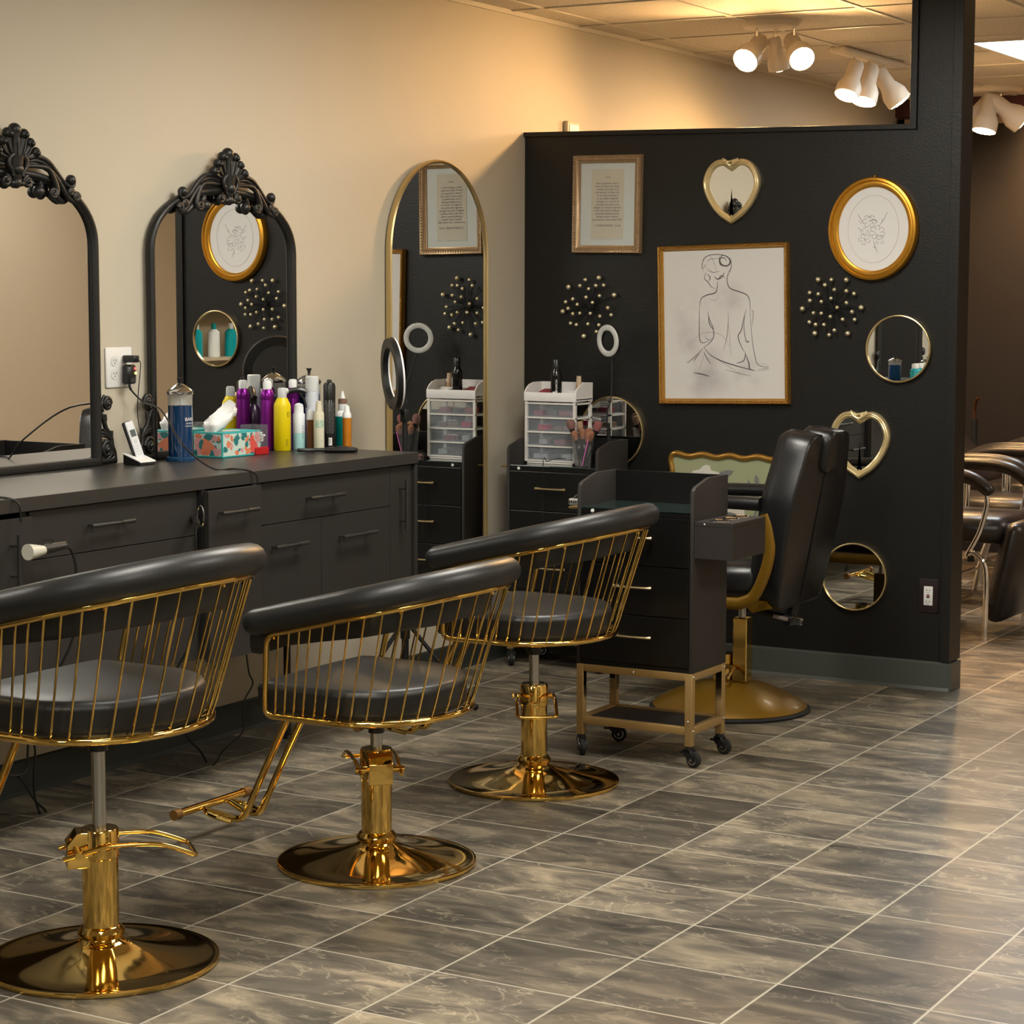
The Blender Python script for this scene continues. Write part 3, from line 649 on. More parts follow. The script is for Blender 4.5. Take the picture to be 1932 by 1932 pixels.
# figure drawing
r, w, h, cx, cz = rect_frame('framed_figure_drawing', [(1239, 464), (1484, 457), (1489, 762), (1244, 763)], .021, .03, GILT, 'large gold framed charcoal drawing of a seated figure seen from behind', 'picture', (.35, .0035, .0085))
MB().box(-w+.018, w-.018, -.0125, -.008, -h+.018, h-.018).build('print', wash_mat(), r, smooth=0)
c5 = lambda x, y: (1200+x/3.22, 250+y/3.22)
strokes(r, 'ink_drawing', [
    (.0022, [(560, 850), (553, 900), (570, 945), (620, 965), (670, 985), (690, 1020), (693, 1080)]), (.0014, [(693, 1080), (700, 1200), (710, 1290), (725, 1370), (742, 1412), (800, 1430), (740, 1440)]),
    (.0022, [(495, 905), (492, 950), (478, 975), (430, 988), (395, 1010), (386, 1060)]), (.0018, [(386, 1060), (384, 1150), (386, 1250), (402, 1278), (440, 1268)]),
    (.0018, [(435, 1085), (445, 1130), (468, 1190), (470, 1245), (440, 1285), (412, 1302)]), (.002, [(440, 1110), (445, 1160), (470, 1200)]),
    (.002, [(668, 1075), (650, 1150), (640, 1200), (620, 1240), (640, 1300), (660, 1335)]), (.0014, [(662, 1095), (655, 1180), (668, 1260), (690, 1270)]),
    (.0012, [(560, 1095), (560, 1160), (550, 1250), (530, 1325)]), (.0022, [(412, 1300), (450, 1350), (520, 1388), (600, 1415), (700, 1442), (722, 1447)]),
    (.002, [(665, 1335), (655, 1385), (610, 1402)]), (.0026, [(662, 1340), (685, 1400), (690, 1435), (720, 1446)]), (.0014, [(412, 1305), (370, 1350), (310, 1402)]),
    (.0014, [(380, 1345), (350, 1392)]), (.0016, [(410, 1330), (430, 1370), (455, 1408)]), (.0026, [(350, 1460), (400, 1468), (448, 1482)]), (.001, [(540, 1440), (620, 1462), (700, 1480)]),
    (.0016, [(425, 800), (402, 830), (410, 770), (450, 745), (510, 742), (560, 758), (578, 800), (572, 840), (548, 890)]), (.003, [(510, 760), (530, 746), (560, 760), (572, 785), (558, 808), (530, 808), (512, 790), (512, 765), (535, 762), (550, 780)]),
    (.003, [(505, 755), (512, 800), (545, 812)]), (.0016, [(425, 850), (415, 885), (440, 912), (455, 935), (482, 950)]), (.0018, [(430, 860), (450, 880), (440, 905)]), (.0024, [(478, 875), (492, 890), (520, 880), (535, 850)]), (.002, [(500, 900), (515, 870), (540, 880)]),
    (.0016, [(575, 760), (578, 820), (560, 850)]), (.001, [(430, 790), (450, 770), (500, 765)]), (.001, [(440, 830), (470, 850), (510, 840)]), (.0014, [(660, 1262), (678, 1275), (690, 1262)]), (.0012, [(700, 1080), (712, 1090), (705, 1180)]), (.0012, [(420, 1240), (440, 1262), (462, 1250)])],
    INK, .0148, c5)
strokes(r, 'pencil_lines', [(.001, [(430, 750), (400, 800), (410, 850)]), (.001, [(415, 800), (440, 840), (480, 855)]), (.001, [(440, 740), (470, 780), (490, 850)]), (.0009, [(500, 1000), (480, 1020), (440, 1010)]), (.001, [(560, 1150), (570, 1250), (575, 1360)]), (.001, [(330, 1280), (390, 1225), (470, 1215), (530, 1240), (570, 1300)]),
    (.001, [(420, 1320), (400, 1400), (380, 1450)]), (.001, [(480, 1370), (560, 1420), (640, 1470)]), (.001, [(740, 1400), (790, 1410), (800, 1440), (720, 1450)]), (.001, [(300, 1400), (360, 1370), (400, 1330)])], INKL, .0146, c5)
# oval botanical print
oc = wp(1646, 432, .02); oa = (wp(1730, 432, .02).x-wp(1562, 432, .02).x)/2; ob = (wp(1647, 334, .02).z-wp(1646, 530, .02).z)/2
r = empty('oval_botanical_print', (oc.x, -GAP, oc.z), 0, 'oval gold framed print of pale pencil flowers, upper right of the black partition', 'picture'); r.rotation_euler = (0, R_(1), 0)
m = MB(); prof = [(0, 0), (0, -.02), (.004, -.028), (.012, -.03), (.016, -.024), (.02, -.026), (.027, -.025), (.031, -.016), (.036, -.014), (.038, -.008), (.038, 0)]
rs = [[((oa-k)*cos(2*pi*i/72), y, (ob-k)*sin(2*pi*i/72)) for i in range(72)] for k, y in prof]; m.loft(rs+[rs[0]], True, False); m.sphere((0, -.012, ob+.003), .005, 8, 6); m.build('frame', mat('amber_gilt', (.6, .29, .03), .28, .75), r)
m = MB(); rs = [[((oa-.034)*cos(2*pi*i/72), y, (ob-.034)*sin(2*pi*i/72)) for i in range(72)] for y in (-.004, -.008)]; m.loft(rs); m.build('mat_board', mat('white_mat', (.8, .8, .8), .45), r, smooth=0)
m = MB(); m.tube([((oa*.57)*cos(2*pi*i/64), -.0085, (ob*.65)*sin(2*pi*i/64)) for i in range(64)], .0011, 5, closed=True); m.build('mat_bevel', mat('mat_bevel_cream', (.62, .6, .56), .5), r)
def fl(cx_, cy_, rx, ry, n, k=.5, ph=0):
    out = []
    for i in range(n):
        a_ = 2*pi*i/n+ph; out.append([(cx_, cy_), (cx_+rx*cos(a_-.35), cy_+ry*sin(a_-.35)), (cx_+rx*1.1*cos(a_), cy_+ry*1.1*sin(a_)), (cx_+rx*cos(a_+.35), cy_+ry*sin(a_+.35)), (cx_, cy_)])
    return out
strokes(r, 'pencil_flowers', [(.0014, q) for q in fl(1418, 540, 38, 34, 6)+fl(1465, 608, 42, 38, 7, ph=.3)+fl(1388, 648, 32, 30, 5, ph=.5)+fl(1388, 600, 20, 20, 4)+fl(1480, 650, 24, 28, 4, ph=.8)]+
    [(.0018, [(1345, 492), (1365, 525), (1390, 560)]), (.0018, [(1525, 487), (1505, 530), (1470, 575)]), (.0014, [(1350, 530), (1375, 560)]), (.0014, [(1500, 520), (1490, 545)]), (.0018, [(1440, 650), (1455, 700), (1470, 735)]), (.0014, [(1445, 660), (1450, 700), (1440, 690)]), (.0016, [(1342, 575), (1365, 590), (1385, 600)])], INKL, .0098, c5)
strokes(r, 'dark_accents', [(.0014, [(1410, 530), (1440, 545), (1420, 560)]), (.0024, [(1378, 642), (1395, 650), (1388, 662)]), (.0014, [(1440, 595), (1470, 625), (1485, 630)]), (.002, [(1522, 484), (1526, 492)]), (.0024, [(1412, 545), (1440, 530), (1470, 545)]), (.002, [(1400, 520), (1418, 510), (1435, 522)])], INKL, .0098, c5)
# heart mirrors
def heart(cxp, t, b_, l, rr, label):
    T_, B_, L_, Rr = wp(cxp, t), wp(cxp, b_), wp(l, (t+b_)/2), wp(rr, (t+b_)/2)
    cx = (L_.x+Rr.x)/2; cz = (T_.z+B_.z)/2; w = (Rr.x-L_.x)/2; h = (T_.z-B_.z)/2
    r = empty('heart_mirror', (cx, -GAP, cz), 0, label, 'mirror', 'gold heart shaped mirrors')
    half = [(0, .86), (.09, .93), (.25, 1.0), (.45, 1.0), (.68, .9), (.88, .68), (1, .36), (.98, .08), (.86, -.22), (.66, -.52), (.42, -.76), (.2, -.9), (0, -1.02)]
    out = catmull([V((x, 0, z)) for x, z in half[:-1]]+[V((0, 0, -1.02))], 5)
    L2 = [(p.x, p.z) for p in out]; L2 = L2+[(-x, z) for x, z in reversed(L2[1:-1])]
    def off(k):  # offset inward
        n = len(L2); res = []
        for i in range(n):
            a_, c_ = V((L2[i-1][0]*w, L2[i-1][1]*h)), V((L2[(i+1) % n][0]*w, L2[(i+1) % n][1]*h)); t_ = (c_-a_).normalized(); nn = V((t_.y, -t_.x))
            q = V((L2[i][0]*w, L2[i][1]*h))+nn*k
            if abs(L2[i][0]) < .001: q.x = 0; q.y = L2[i][1]*h+(-k*1.15 if L2[i][1] > 0 else k*1.5)
            res.append((q.x, q.y))
        return res
    prof = [(0, 0), (0, -.01), (.003, -.018), (.009, -.021), (.014, -.017), (.017, -.019), (.022, -.013), (.026, -.009), (.026, 0)]
    m = MB(); rs = [[(x, y, z) for x, z in off(k)] for k, y in prof]; m.loft(rs+[rs[0]], True, False)
    m.build('frame', HEARTG, r, smooth=50)
    o = MB()
    for s in (-1, 1):
        o.tube(catmull([(0, -.024, .8*h), (s*.012, -.026, .84*h), (s*.026, -.024, .93*h), (s*.03, -.022, .99*h)], 4), [.0045]*13, 7); o.sphere((s*.012, -.024, .9*h), .006); o.sphere((s*.022, -.022, .97*h), .0045)
    o.tube(catmull([(-.034, -.019, 1.02*h), (-.012, -.022, .93*h), (.01, -.022, .95*h), (.032, -.019, 1.0*h)], 4), .0045, 7); o.sphere((0, -.022, .78*h), .0065, sc=(1, 1, 1.5))
    o.build('carved_crest', HEARTG, r)
    g_ = MB(); q = off(.024); g_.add([(x, -.007, z) for x, z in q]+[(0, -.007, .1*h)], [(i, (i+1) % len(q), len(q)) for i in range(len(q))]); g_.build('mirror_glass', MIRROR, r, smooth=0)
heart(1377, 300, 422, 1325, 1432, 'gold heart shaped mirror hanging high, above the figure drawing')
heart(1620, 777, 903, 1564, 1677, 'gold heart shaped mirror half hidden by the barber chair headrest')
# round mirrors
def round_mirror(cxp, cyp, rp, label, d=.018):
    c_ = wp(cxp, cyp, d); rad = wp(cxp+rp, cyp, d).x-c_.x
    r = empty('round_mirror', (c_.x, -GAP, c_.z), 0, label, 'mirror', 'round gold rimmed mirrors')
    m = MB(); prof = [(0, 0), (0, -d), (.0035, -d-.001), (.006, -d+.001), (.006, 0)]
    rs = [[((rad-k)*cos(2*pi*i/72), y, (rad-k)*sin(2*pi*i/72)) for i in range(72)] for k, y in prof]; m.loft(rs+[rs[0]], True, False); m.build('rim', BRASS, r)
    m = MB(); rs = [[((rad-.005)*cos(2*pi*i/72), y, (rad-.005)*sin(2*pi*i/72)) for i in range(72)] for y in (-.003, -d+.006)]; m.loft(rs); m.build('mirror_glass', MIRROR, r, smooth=0)
round_mirror(1694, 658.5, 61.5, 'round gold rimmed mirror right of the starburst, below the oval print')
round_mirror(1610.5, 1088.5, 61.5, 'round gold rimmed mirror lowest on the partition, beside the barber chair back')
round_mirror(1153, 815, 60, 'round gold rimmed mirror behind the makeup drawers and brush cup')
# starbursts
def starburst(cxp, cyp, rp, label, seed):
    c_ = wp(cxp, cyp, .03); rad = wp(cxp+rp, cyp, .03).x-c_.x
    r = empty('starburst_ornament', (c_.x, -GAP, c_.z), 0, label, 'wall ornament', 'black and gold starburst wall ornaments')
    m = MB(); m.lathe([(.001, 0), (.018, 0), (.018, .012), (.001, .014)], 16, mx=M.Rotation(pi/2, 4, 'X')); hb = m.build('hub', BLKM, r)
    k = 0
    for ringr, n, d, br, ph in ((1.0, 6, .012, .0102, seed), (.88, 6, .014, .0082, seed+.5), (.58, 6, .03, .0078, seed+.25), (.74, 6, .022, .0082, seed+.75), (.3, 5, .045, .0075, seed)):
        for i in range(n):
            a_ = 2*pi*(i+ph)/n+.12*sin(3*i+seed*5); p_ = V((rad*ringr*cos(a_), -d-.006, rad*ringr*sin(a_)))
            m = MB(); m.tube([(0, -.008, 0), p_], .0016, 5); rod = m.build('rod', BLKM, r)
            m = MB(); m.sphere(p_, br, 12, 8); m.build('ball', BALLG, rod); k += 1
starburst(1109, 578, 51, 'gold tipped starburst ornament left of the figure drawing', .25)
starburst(1567, 580, 56, 'gold tipped starburst ornament right of the figure drawing', .0)
# scalloped floral picture low on the wall
r = empty('scalloped_floral_picture', (.985, -GAP, .645), 0, 'gold framed floral picture with wavy edges, low behind the cart and barber chair', 'picture')
def wavy(k, n=160):
    out = []; hw, hh = .3-k, .205-k; per = 4*(hw+hh)
    for i in range(n):
        s = i/n*per
        if s < 2*hw: p_ = (-hw+s, hh); nn = (0, 1)
        elif s < 2*hw+2*hh: p_ = (hw, hh-(s-2*hw)); nn = (1, 0)
        elif s < 4*hw+2*hh: p_ = (hw-(s-2*hw-2*hh), -hh); nn = (0, -1)
        else: p_ = (-hw, -hh+(s-4*hw-2*hh)); nn = (-1, 0)
        wv = .007*cos((p_[0] if nn[1] else p_[1])*2*pi/.118+2.4)
        out.append((p_[0]+nn[0]*wv, p_[1]+nn[1]*wv))
    # round the corners
    for _ in range(3): out = [((out[i-1][0]+out[i][0]*2+out[(i+1) % n][0])/4, (out[i-1][1]+out[i][1]*2+out[(i+1) % n][1])/4) for i in range(n)]
    return out
m = MB(); m.tube([(x, -.015, z) for x, z in wavy(0)], .0115, 10, closed=True); m.build('frame', GILT, r)
m = MB(); m.prism(wavy(.004), -.012, -.003, 'y'); m.build('canvas', mat('sage_canvas', (.36, .36, .22), .6, var=(5, (.27, .31, .17))), r, smooth=0)
pet = MB(); leaf = MB()
def blob(mb, cx_, cz_, rx, rz_, n, seed, y=-.0135):
    rnd = random.Random(seed); rs = [1+.22*sin(n*2*pi*i/24+rnd.random()*.5)+.08*rnd.random() for i in range(24)]
    mb.add([(cx_+rx*rs[i]*cos(2*pi*i/24), y, cz_+rz_*rs[i]*sin(2*pi*i/24)) for i in range(24)]+[(cx_, y-.002, cz_)], [(i, (i+1) % 24, 24) for i in range(24)])
blob(pet, -.15, .12, .055, .04, 5, 1); blob(pet, -.1, .1, .04, .03, 4, 2); blob(pet, -.02, .01, .05, .035, 5, 3); blob(pet, .0, -.05, .05, .03, 5, 4); blob(pet, -.07, -.09, .05, .03, 5, 5); blob(pet, .1, -.1, .05, .04, 5, 6)
pet.build('white_petals', mat('petal_paint', (.62, .6, .52), .6), r, smooth=0)
def leafshape(x0, z0, x1, z1, w_):
    d_ = V((x1-x0, z1-z0)); n_ = V((-d_.y, d_.x)).normalized()*w_
    pts = [(x0, z0), (x0+d_.x*.3+n_.x, z0+d_.y*.3+n_.y), (x0+d_.x*.65+n_.x*.8, z0+d_.y*.65+n_.y*.8), (x1, z1), (x0+d_.x*.65-n_.x*.8, z0+d_.y*.65-n_.y*.8), (x0+d_.x*.3-n_.x, z0+d_.y*.3-n_.y)]
    leaf.add([(a, -.0145, b_) for a, b_ in pts], [tuple(range(6))])
for q in ((.06, .04, .03, .12, .013), (.07, .06, .11, .11, .011), (.06, .0, -.02, .07, .016), (.05, .0, .08, .07, .006), (.07, .1, .065, .14, .01), (-.1, .12, -.03, .15, .016), (-.05, .05, .0, .04, .014), (.05, -.05, .09, .05, .005), (-.08, -.03, -.02, -.02, .012)): leafshape(*q)
leaf.build('grey_leaves', mat('leaf_paint', (.17, .175, .17), .6), r, smooth=0)
# outlet low on the partition, nail
o_ = wp(1752, 1124, .003); r = empty('wall_outlet', (o_.x, -.0005, o_.z), 0, 'white outlet with brown cover plate, low on the black partition', 'outlet')
MB().box(-.039, .039, -.006, 0, -.064, .064, .003).build('cover_plate', mat('dark_brown_plate', (.018, .012, .012), .35), r)
MB().box(-.0175, .0175, -.009, -.004, -.036, .036, .0015).build('receptacle', OUTW, r)
m = MB()
for z_ in (-.022, .022):
    for x_ in (-.006, .006): m.box(x_-.001, x_+.001, -.0095, -.0088, z_-.004, z_+.004)
    m.sphere((0, -.009, z_-.009), .0018)
m.build('slots', BLKP, r); MB().box(-.006, .006, -.0105, -.009, .0, .005).build('reset_button', mat('red_button', (.3, .03, .03), .4), r); MB().box(-.006, .006, -.0105, -.009, -.007, -.002).build('test_button', BLKP, r)
# thermostat above the partition on the left wall
th = empty('thermostat', (.0, .38, 2.165), 0, 'small thermostat on the left wall showing above the partition', 'thermostat')
MB().box(.001, .022, -.055, .055, -.05, .045, .004).build('housing', mat('beige_thermostat', (.5, .42, .3), .5), th); MB().box(.022, .024, -.04, .04, .0, .03).build('display', mat('thermostat_screen', (.2, .18, .14), .3), th)

# ------------------------------------------------------------------ rolling carts (local: front faces -Y, origin on the floor under the middle)
def cart(loc, rz, label):
    r = empty('rolling_cart', loc, rz, label, 'cart', 'black rolling salon carts with gold frames')
    w, d = .205, .128; t = .0125
    fr = MB()
    for sx in (-1, 1):
        for sy in (-1, 1): x0 = sx*(w-t) ; y0 = sy*(d-t); fr.box(x0-t, x0+t, y0-t, y0+t, .066, .298, .002)
    for z0, z1 in ((.274, .298), (.102, .126)):
        for sy in (-1, 1): fr.box(-w+2*t, w-2*t, sy*(d-t)-t, sy*(d-t)+t, z0, z1, .002)
        for sx in (-1, 1): fr.box(sx*(w-t)-t, sx*(w-t)+t, -d+2*t, d-2*t, z0, z1, .002)
    fr.build('gold_frame', GOLDP, r)
    s = MB()
    for x_, y_, z_ in ((0, -d, .286), (w-t, -d, .145), (w, -d+t, .286), (w, d-t, .286), (w, -d+t, .114), (w, d-t, .118)):
        s.sphere((x_, y_, z_), .0045, 8, 6)
    s.build('screw', STEEL, r)
    MB().box(-w+2*t, w-2*t, -d+2*t, d-2*t, .112, .121).build('bottom_shelf', BLKC2, r, smooth=0)
    for i, (sx, sy) in enumerate(((-1, -1), (1, -1), (1, 1), (-1, 1))):
        cx_, cy_ = sx*(w-t), sy*(d-t); an = (-.9, -.25, -.2, .3)[i]
        mx = M.Translation((cx_, cy_, 0)) @ M.Rotation(an, 4, 'Z')
        h = MB(); h.lathe([(.001, .052), (.014, .052), (.014, .066), (.001, .066)], 14, mx=mx)
        for s_ in (-1, 1): h.prism([(-.014, .056), (.012, .056), (.03, .036), (.03, .022), (.02, .016), (.008, .022), (-.012, .04)], s_*.013-.0015, s_*.013+.0015, 'y', mx=mx)
        h.box(-.014, .012, -.0145, .0145, .048, .056, mx=mx); h.box(-.034, -.012, -.009, .009, .04, .047, .002, mx=mx)
        ho = h.build('caster', BLKP, r, smooth=30)
        q = mx @ M.Translation((.018, 0, .0262)) @ M.Rotation(pi/2, 4, 'X')
        wv = MB(); wv.lathe([(.001, -.0095), (.019, -.0095), (.0245, -.007), (.026, 0), (.0245, .007), (.019, .0095), (.001, .0095)], 24, mx=q); wv.build('wheel', RUBBER, ho)
        wv = MB(); wv.lathe([(.0125, -.0102), (.0165, -.0102), (.0165, .0102), (.0125, .0102)], 24, mx=q, cap=False); wv.lathe([(.001, -.0155), (.004, -.0155), (.004, .0155), (.001, .0155)], 10, mx=q); wv.build('wheel_hub', STEEL, ho)
    b = MB(); b.box(-w+.013, w-.013, -d+.012, d-.013, .299, .795); b.build('carcass', BLKC, r, smooth=0)
    for sx in (-1, 1):
        p_ = MB(); p_.prism([(-d, .299), (-d, .862), (-d+.004, .874), (-d+.016, .884), (-d+.1, .905), (-d+.12, .908), (d, .908), (d, .299)], sx*w-(.0125 if sx > 0 else 0), sx*w+(.0125 if sx < 0 else 0), 'x')
        p_.build('side_panel', BLKC2, r, smooth=25, bevel=.0012)
    MB().box(-w+.0125, w-.0125, d-.0125, d, .299, .907).build('back_panel', BLKC, r, smooth=0)
    MB().box(-w+.013, w-.013, -d+.003, -d+.0125, .299, .312).build('bottom_rail', BLKC, r, smooth=0)
    MB().box(-w+.013, w-.013, -d+.001, -d+.0125, .786, .8).build('top_rail', BLKC, r, smooth=0)
    for z0, z1 in ((.314, .468), (.471, .627), (.63, .784)):
        m = MB(); m.box(-w+.015, w-.015, -d-.001, -d+.0115, z0, z1, .0015); dr = m.build('drawer', BLKC, r, smooth=20)
        zc = (z0+z1)/2+.012; hm = MB(); hm.tube(catmull([(-.064, -d-.014, zc), (-.055, -d-.02, zc), (-.03, -d-.024, zc), (0, -d-.025, zc), (.03, -d-.024, zc), (.055, -d-.02, zc), (.064, -d-.014, zc)], 3), [.0045+.003*abs(i/9-1)**3 for i in range(19)], 10, asp=.8)
        for s_ in (-1, 1): hm.tube([(s_*.057, -d+.001, zc), (s_*.057, -d-.018, zc)], .0045, 8)
        hm.build('drawer_handle', mat('champagne_handle', (.62, .48, .26), .32, .8), dr)
    MB().box(-w+.014, w-.014, -d+.004, d-.014, .8015, .8065, .001).build('glass_top', GLASSG, r, smooth=0)
    s = MB(); s.lathe([(.001, 0), (.006, 0), (.006, .003), (.001, .004)], 12, mx=M.Translation((-w+.055, -d+.001, .795)) @ M.Rotation(pi/2, 4, 'X')); s.build('cam_cap', WHITEP, r)
    # appliance holder box on the right side
    x0, x1 = w+.0008, w+.132; h = MB()
    n = 24; z1 = .779
    h.box(x0, x1, -d+.004, -d+.016, .664, z1-.014); h.box(x0, x1, d-.014, d-.002, .664, z1-.014); h.box(x1-.012, x1, -d+.016, d-.014, .664, z1-.014); h.box(x0, x0+.008, -d+.016, d-.014, .664, z1-.014)
    h.box(x0, x1, -d+.004, d-.002, z1-.0138, z1, .001); hb = h.build('tool_holder', BLKC2, r, smooth=0)
    for i in range(3):
        cy_ = -d+.052+i*.076; cx_ = (x0+x1)/2
        m = MB(); m.lathe([(.026, z1), (.033, z1), (.033, z1+.002), (.03, z1+.0035), (.026, z1+.002)], 28, (cx_, cy_, 0), cap=False); m.build('holder_ring', CHROME, hb)
        m = MB(); m.lathe([(.001, z1+.0004), (.0262, z1+.0004)], 28, (cx_, cy_, 0), cap=False); m.build('holder_hole_shade', SHADEIN, hb)  # dark disc painted for the shade in the hole, top stays solid
    s = MB(); s.sphere((x0+.035, -d+.004, .771), .004, 8, 6); s.build('screw', STEEL, hb)
    # hook ring on the left side
    m = MB(); m.tube([(-w-.001, -.02, .79), (-w-.045, -.02, .79)], .004, 8); m.tube([(-w-.045+.02*cos(a_)-.02, -.02+.02*sin(a_), .79) for a_ in [2*pi*i/16 for i in range(16)]], .003, 6, closed=True)
    m.build('side_hook', GOLDP, r)
    return r
cart((1.36, -1.558, 0), 0, 'black rolling cart in front of the barber chair, gold frame and casters in full view')
cart((.325, -.222, 0), 0, 'black rolling cart in the corner, under the white makeup drawers')
# hair clipper on the left side of the near cart
r = empty('hair_clipper', (1.128, -1.6, .80), R_(8), 'small silver and black hair clipper hanging at the left side of the near cart', 'hair clipper')
m = MB(); m.box(-.045, .02, -.012, .012, .0, .022, .004); m.build('blade_head', mat('clipper_silver', (.6, .58, .56), .3, .6), r)
m = MB()
for i in range(8): m.box(-.042+i*.0072, -.038+i*.0072, -.014, -.012, .008, .016)
m.build('blade_teeth', BLKP, r); m = MB(); m.tube(catmull([(-.0, 0, .02), (.012, 0, -.01), (.014, 0, -.08)], 4), .013, 10); m.tube(catmull([(-.03, .0, .02), (-.01, 0, .034), (.015, 0, .024)], 4), .006, 8); m.build('body', BLKP, r)

# ------------------------------------------------------------------ things on the corner cart
GZ = .8075
ox0, ox1 = .137, .368; oy0, oy1 = -.236, -.095; oz1 = 1.100
r = empty('makeup_drawer_unit', ((ox0+ox1)/2, (oy0+oy1)/2, GZ), 0, 'white makeup organizer with four clear drawers on the corner cart', 'organizer')
w, d, H = (ox1-ox0)/2, (oy1-oy0)/2, oz1-GZ
WP = mat('warm_white_plastic', (.68, .66, .62), .4)
m = MB(); t = .012
nd = 4; zb0 = .014; ph = (H-.05-zb0)/nd
for sx in (-1, 1):
    for sy in (-1, 1): m.box(sx*w-(t if sx > 0 else 0), sx*w+(t if sx < 0 else 0), sy*d-(t if sy > 0 else 0), sy*d+(t if sy < 0 else 0), 0, H-.03)
for i in range(nd+1):
    z0 = zb0+i*ph
    m.box(-w, w, -d-.001, -d+.01, z0-.006, z0+.001, .001); m.box(-w, -w+.01, -d, d, z0-.006, z0+.001); m.box(w-.01, w, -d, d, z0-.006, z0+.001); m.box(-w, w, d-.01, d, z0-.006, z0+.001)
m.box(-w, w, -d, d, 0, zb0-.007)
m.build('frame', WP, r, smooth=0)
m = MB(); zt = H-.038
m.box(-w-.002, w+.002, -d-.002, d+.002, zt, zt+.006, .001)
m.box(-w-.003, w+.003, -d-.004, -d+.004, zt-.006, H-.008, .002)
for sx in (-1, 1):
    pr_ = [(-d-.002, zt-.004), (-d-.002, H-.008), (-d+.012, H+.008), (-d+.035, H+.022), (-d+.07, H+.03), (d, H+.03), (d, zt-.004)]
    m.prism(pr_, sx*(w+.002)-(.005 if sx > 0 else 0), sx*(w+.002)+(.005 if sx < 0 else 0), 'x')
m.box(-w, w, d-.004, d+.002, zt, H+.03); m.box(.012, .016, -d, d-.004, zt+.006, H-.004); m.box(.016, w, .0, .004, zt+.006, H)
m.build('top_tray', mat('bright_white_plastic', (.78, .77, .76), .35), r, smooth=25)
cols = [(.33, .05, .06), (.6, .02, .08), (.25, .15, .11), (.3, .08, .1), (.5, .5, .5), (.12, .1, .1)]
rnd = random.Random(5)
for i in range(nd):
    z0 = zb0+i*ph+.002; m = MB()
    m.box(-w+.0105, w-.0105, -d+.003, -d+.0055, z0, z0+ph-.009); m.box(-w+.013, w-.013, -d+.006, d-.006, z0, z0+.0015)
    dr = m.build('drawer', FROST, r, smooth=0)
    m = MB(); hw = .026; zz = z0+.004
    m.tube(catmull([(-hw-.012, -d-.001, zz), (-hw-.012, -d-.006, zz+.018), (-hw-.006, -d-.01, zz+.026), (0, -d-.011, zz+.027), (hw-.01, -d-.01, zz+.026), (hw-.004, -d-.006, zz+.018), (hw-.004, -d-.001, zz)], 4), .0022, 6); m.build('drawer_pull', CLEAR, dr)
for i, items in enumerate((((-.06, .07, 4), (.0, .05, 5), (.06, .05, 4)), ((-.05, .04, 4), (.03, .06, 3)), ((-.05, .05, 1), (.015, .05, 2), (.065, .05, 2)), ((-.07, .05, 0), (-.01, .05, 5), (.05, .06, 3)))):
    for xx, ww, ci in items:
        z0 = zb0+i*ph+.0045; nm = ('lipstick_box', 'makeup_palette', 'compact', 'nail_tool', 'metal_tin', 'dark_palette')[ci]
        cw = ('red lipstick box', 'rose red makeup palette', 'brown compact', 'plum lipstick case', 'grey metal tin', 'dark eyeshadow palette')[ci]; cc = ('box', 'palette', 'compact', 'lipstick case', 'tin', 'palette')[ci]
        nm = ('lipstick_box', 'makeup_palette', 'compact', 'lipstick_case', 'metal_tin', 'eyeshadow_palette')[ci]
        m = MB(); m.box(-ww/2+.002, ww/2-.002, -.02, .02, 0, .014+.008*rnd.random(), .002)
        m.build(nm, mat('cosmetic_%d' % ci, cols[ci], .4), None, smooth=0, loc=(r.location.x+xx, r.location.y-.02, GZ+z0), label='%s in the %s drawer of the makeup organizer, %s' % (cw, ('bottom', 'second lowest', 'second highest', 'top')[i], 'left end' if xx < -.03 else 'right end' if xx > .03 else 'centre'), cat=cc, group='makeup inside the clear drawers')
TZ = GZ+zt+.0062
rx, ry = r.location.x, r.location.y
def bottle(name, loc, parts, label, cat, group=None, rz=0, n=28):
    r_ = empty(name, loc, rz, label, cat, group)
    for pn, prof, mt in parts: MB().lathe(prof, n).build(pn, mt, r_, smooth=40)
    return r_
bb = at(1050, 737, y=ry-.02)
r2 = bottle('setting_spray_bottle', (bb.x, ry-.022, TZ), [('body', [(.001, 0), (.021, 0), (.0225, .003), (.0225, .088), (.021, .1), (.0145, .113), (.0135, .116), (.001, .117)], mat('glossy_black_bottle', (.006, .006, .006), .12)), ('cap', [(.001, .1175), (.0145, .1175), (.0145, .152), (.013, .154), (.001, .1545)], BLKP)], 'glossy black spray bottle with vertical white lettering on the makeup organizer', 'bottle')
def wrapv(rad, z0, az, size=1):
    """vertical lettering wrapped round a bottle: text x runs up, y runs round"""
    return lambda u, v: ((rad+.0004)*cos(az-v/rad), (rad+.0004)*sin(az-v/rad), z0+u)
def wraph(rad, z0, az):
    return lambda u, v: ((rad+.0004)*cos(az+u/rad), (rad+.0004)*sin(az+u/rad), z0+v)
WINK = mat('white_print', (.75, .75, .75), .5)
def caz(loc): return math.atan2(CAM.y-loc[1], CAM.x-loc[0])
lettering('MORPHE', .0125, lambda u, v: wrapv(.0225, .05, caz((bb.x, ry))-.18)(-u, -v), WINK, r2)
fb = at(1091, 724, y=ry+.03)
bottle('foundation_bottle', (fb.x, ry+.035, TZ), [('body', [(.001, 0), (.0125, 0), (.0135, .003), (.0115, .05), (.001, .05)], mat('foundation_tan', (.5, .3, .17), .3)), ('cap', [(.001, .0505), (.0115, .0505), (.0095, .088), (.001, .089)], mat('clear_tan_cap', (.55, .42, .3), .15))], 'small tan foundation bottle on the right of the makeup organizer top', 'bottle')
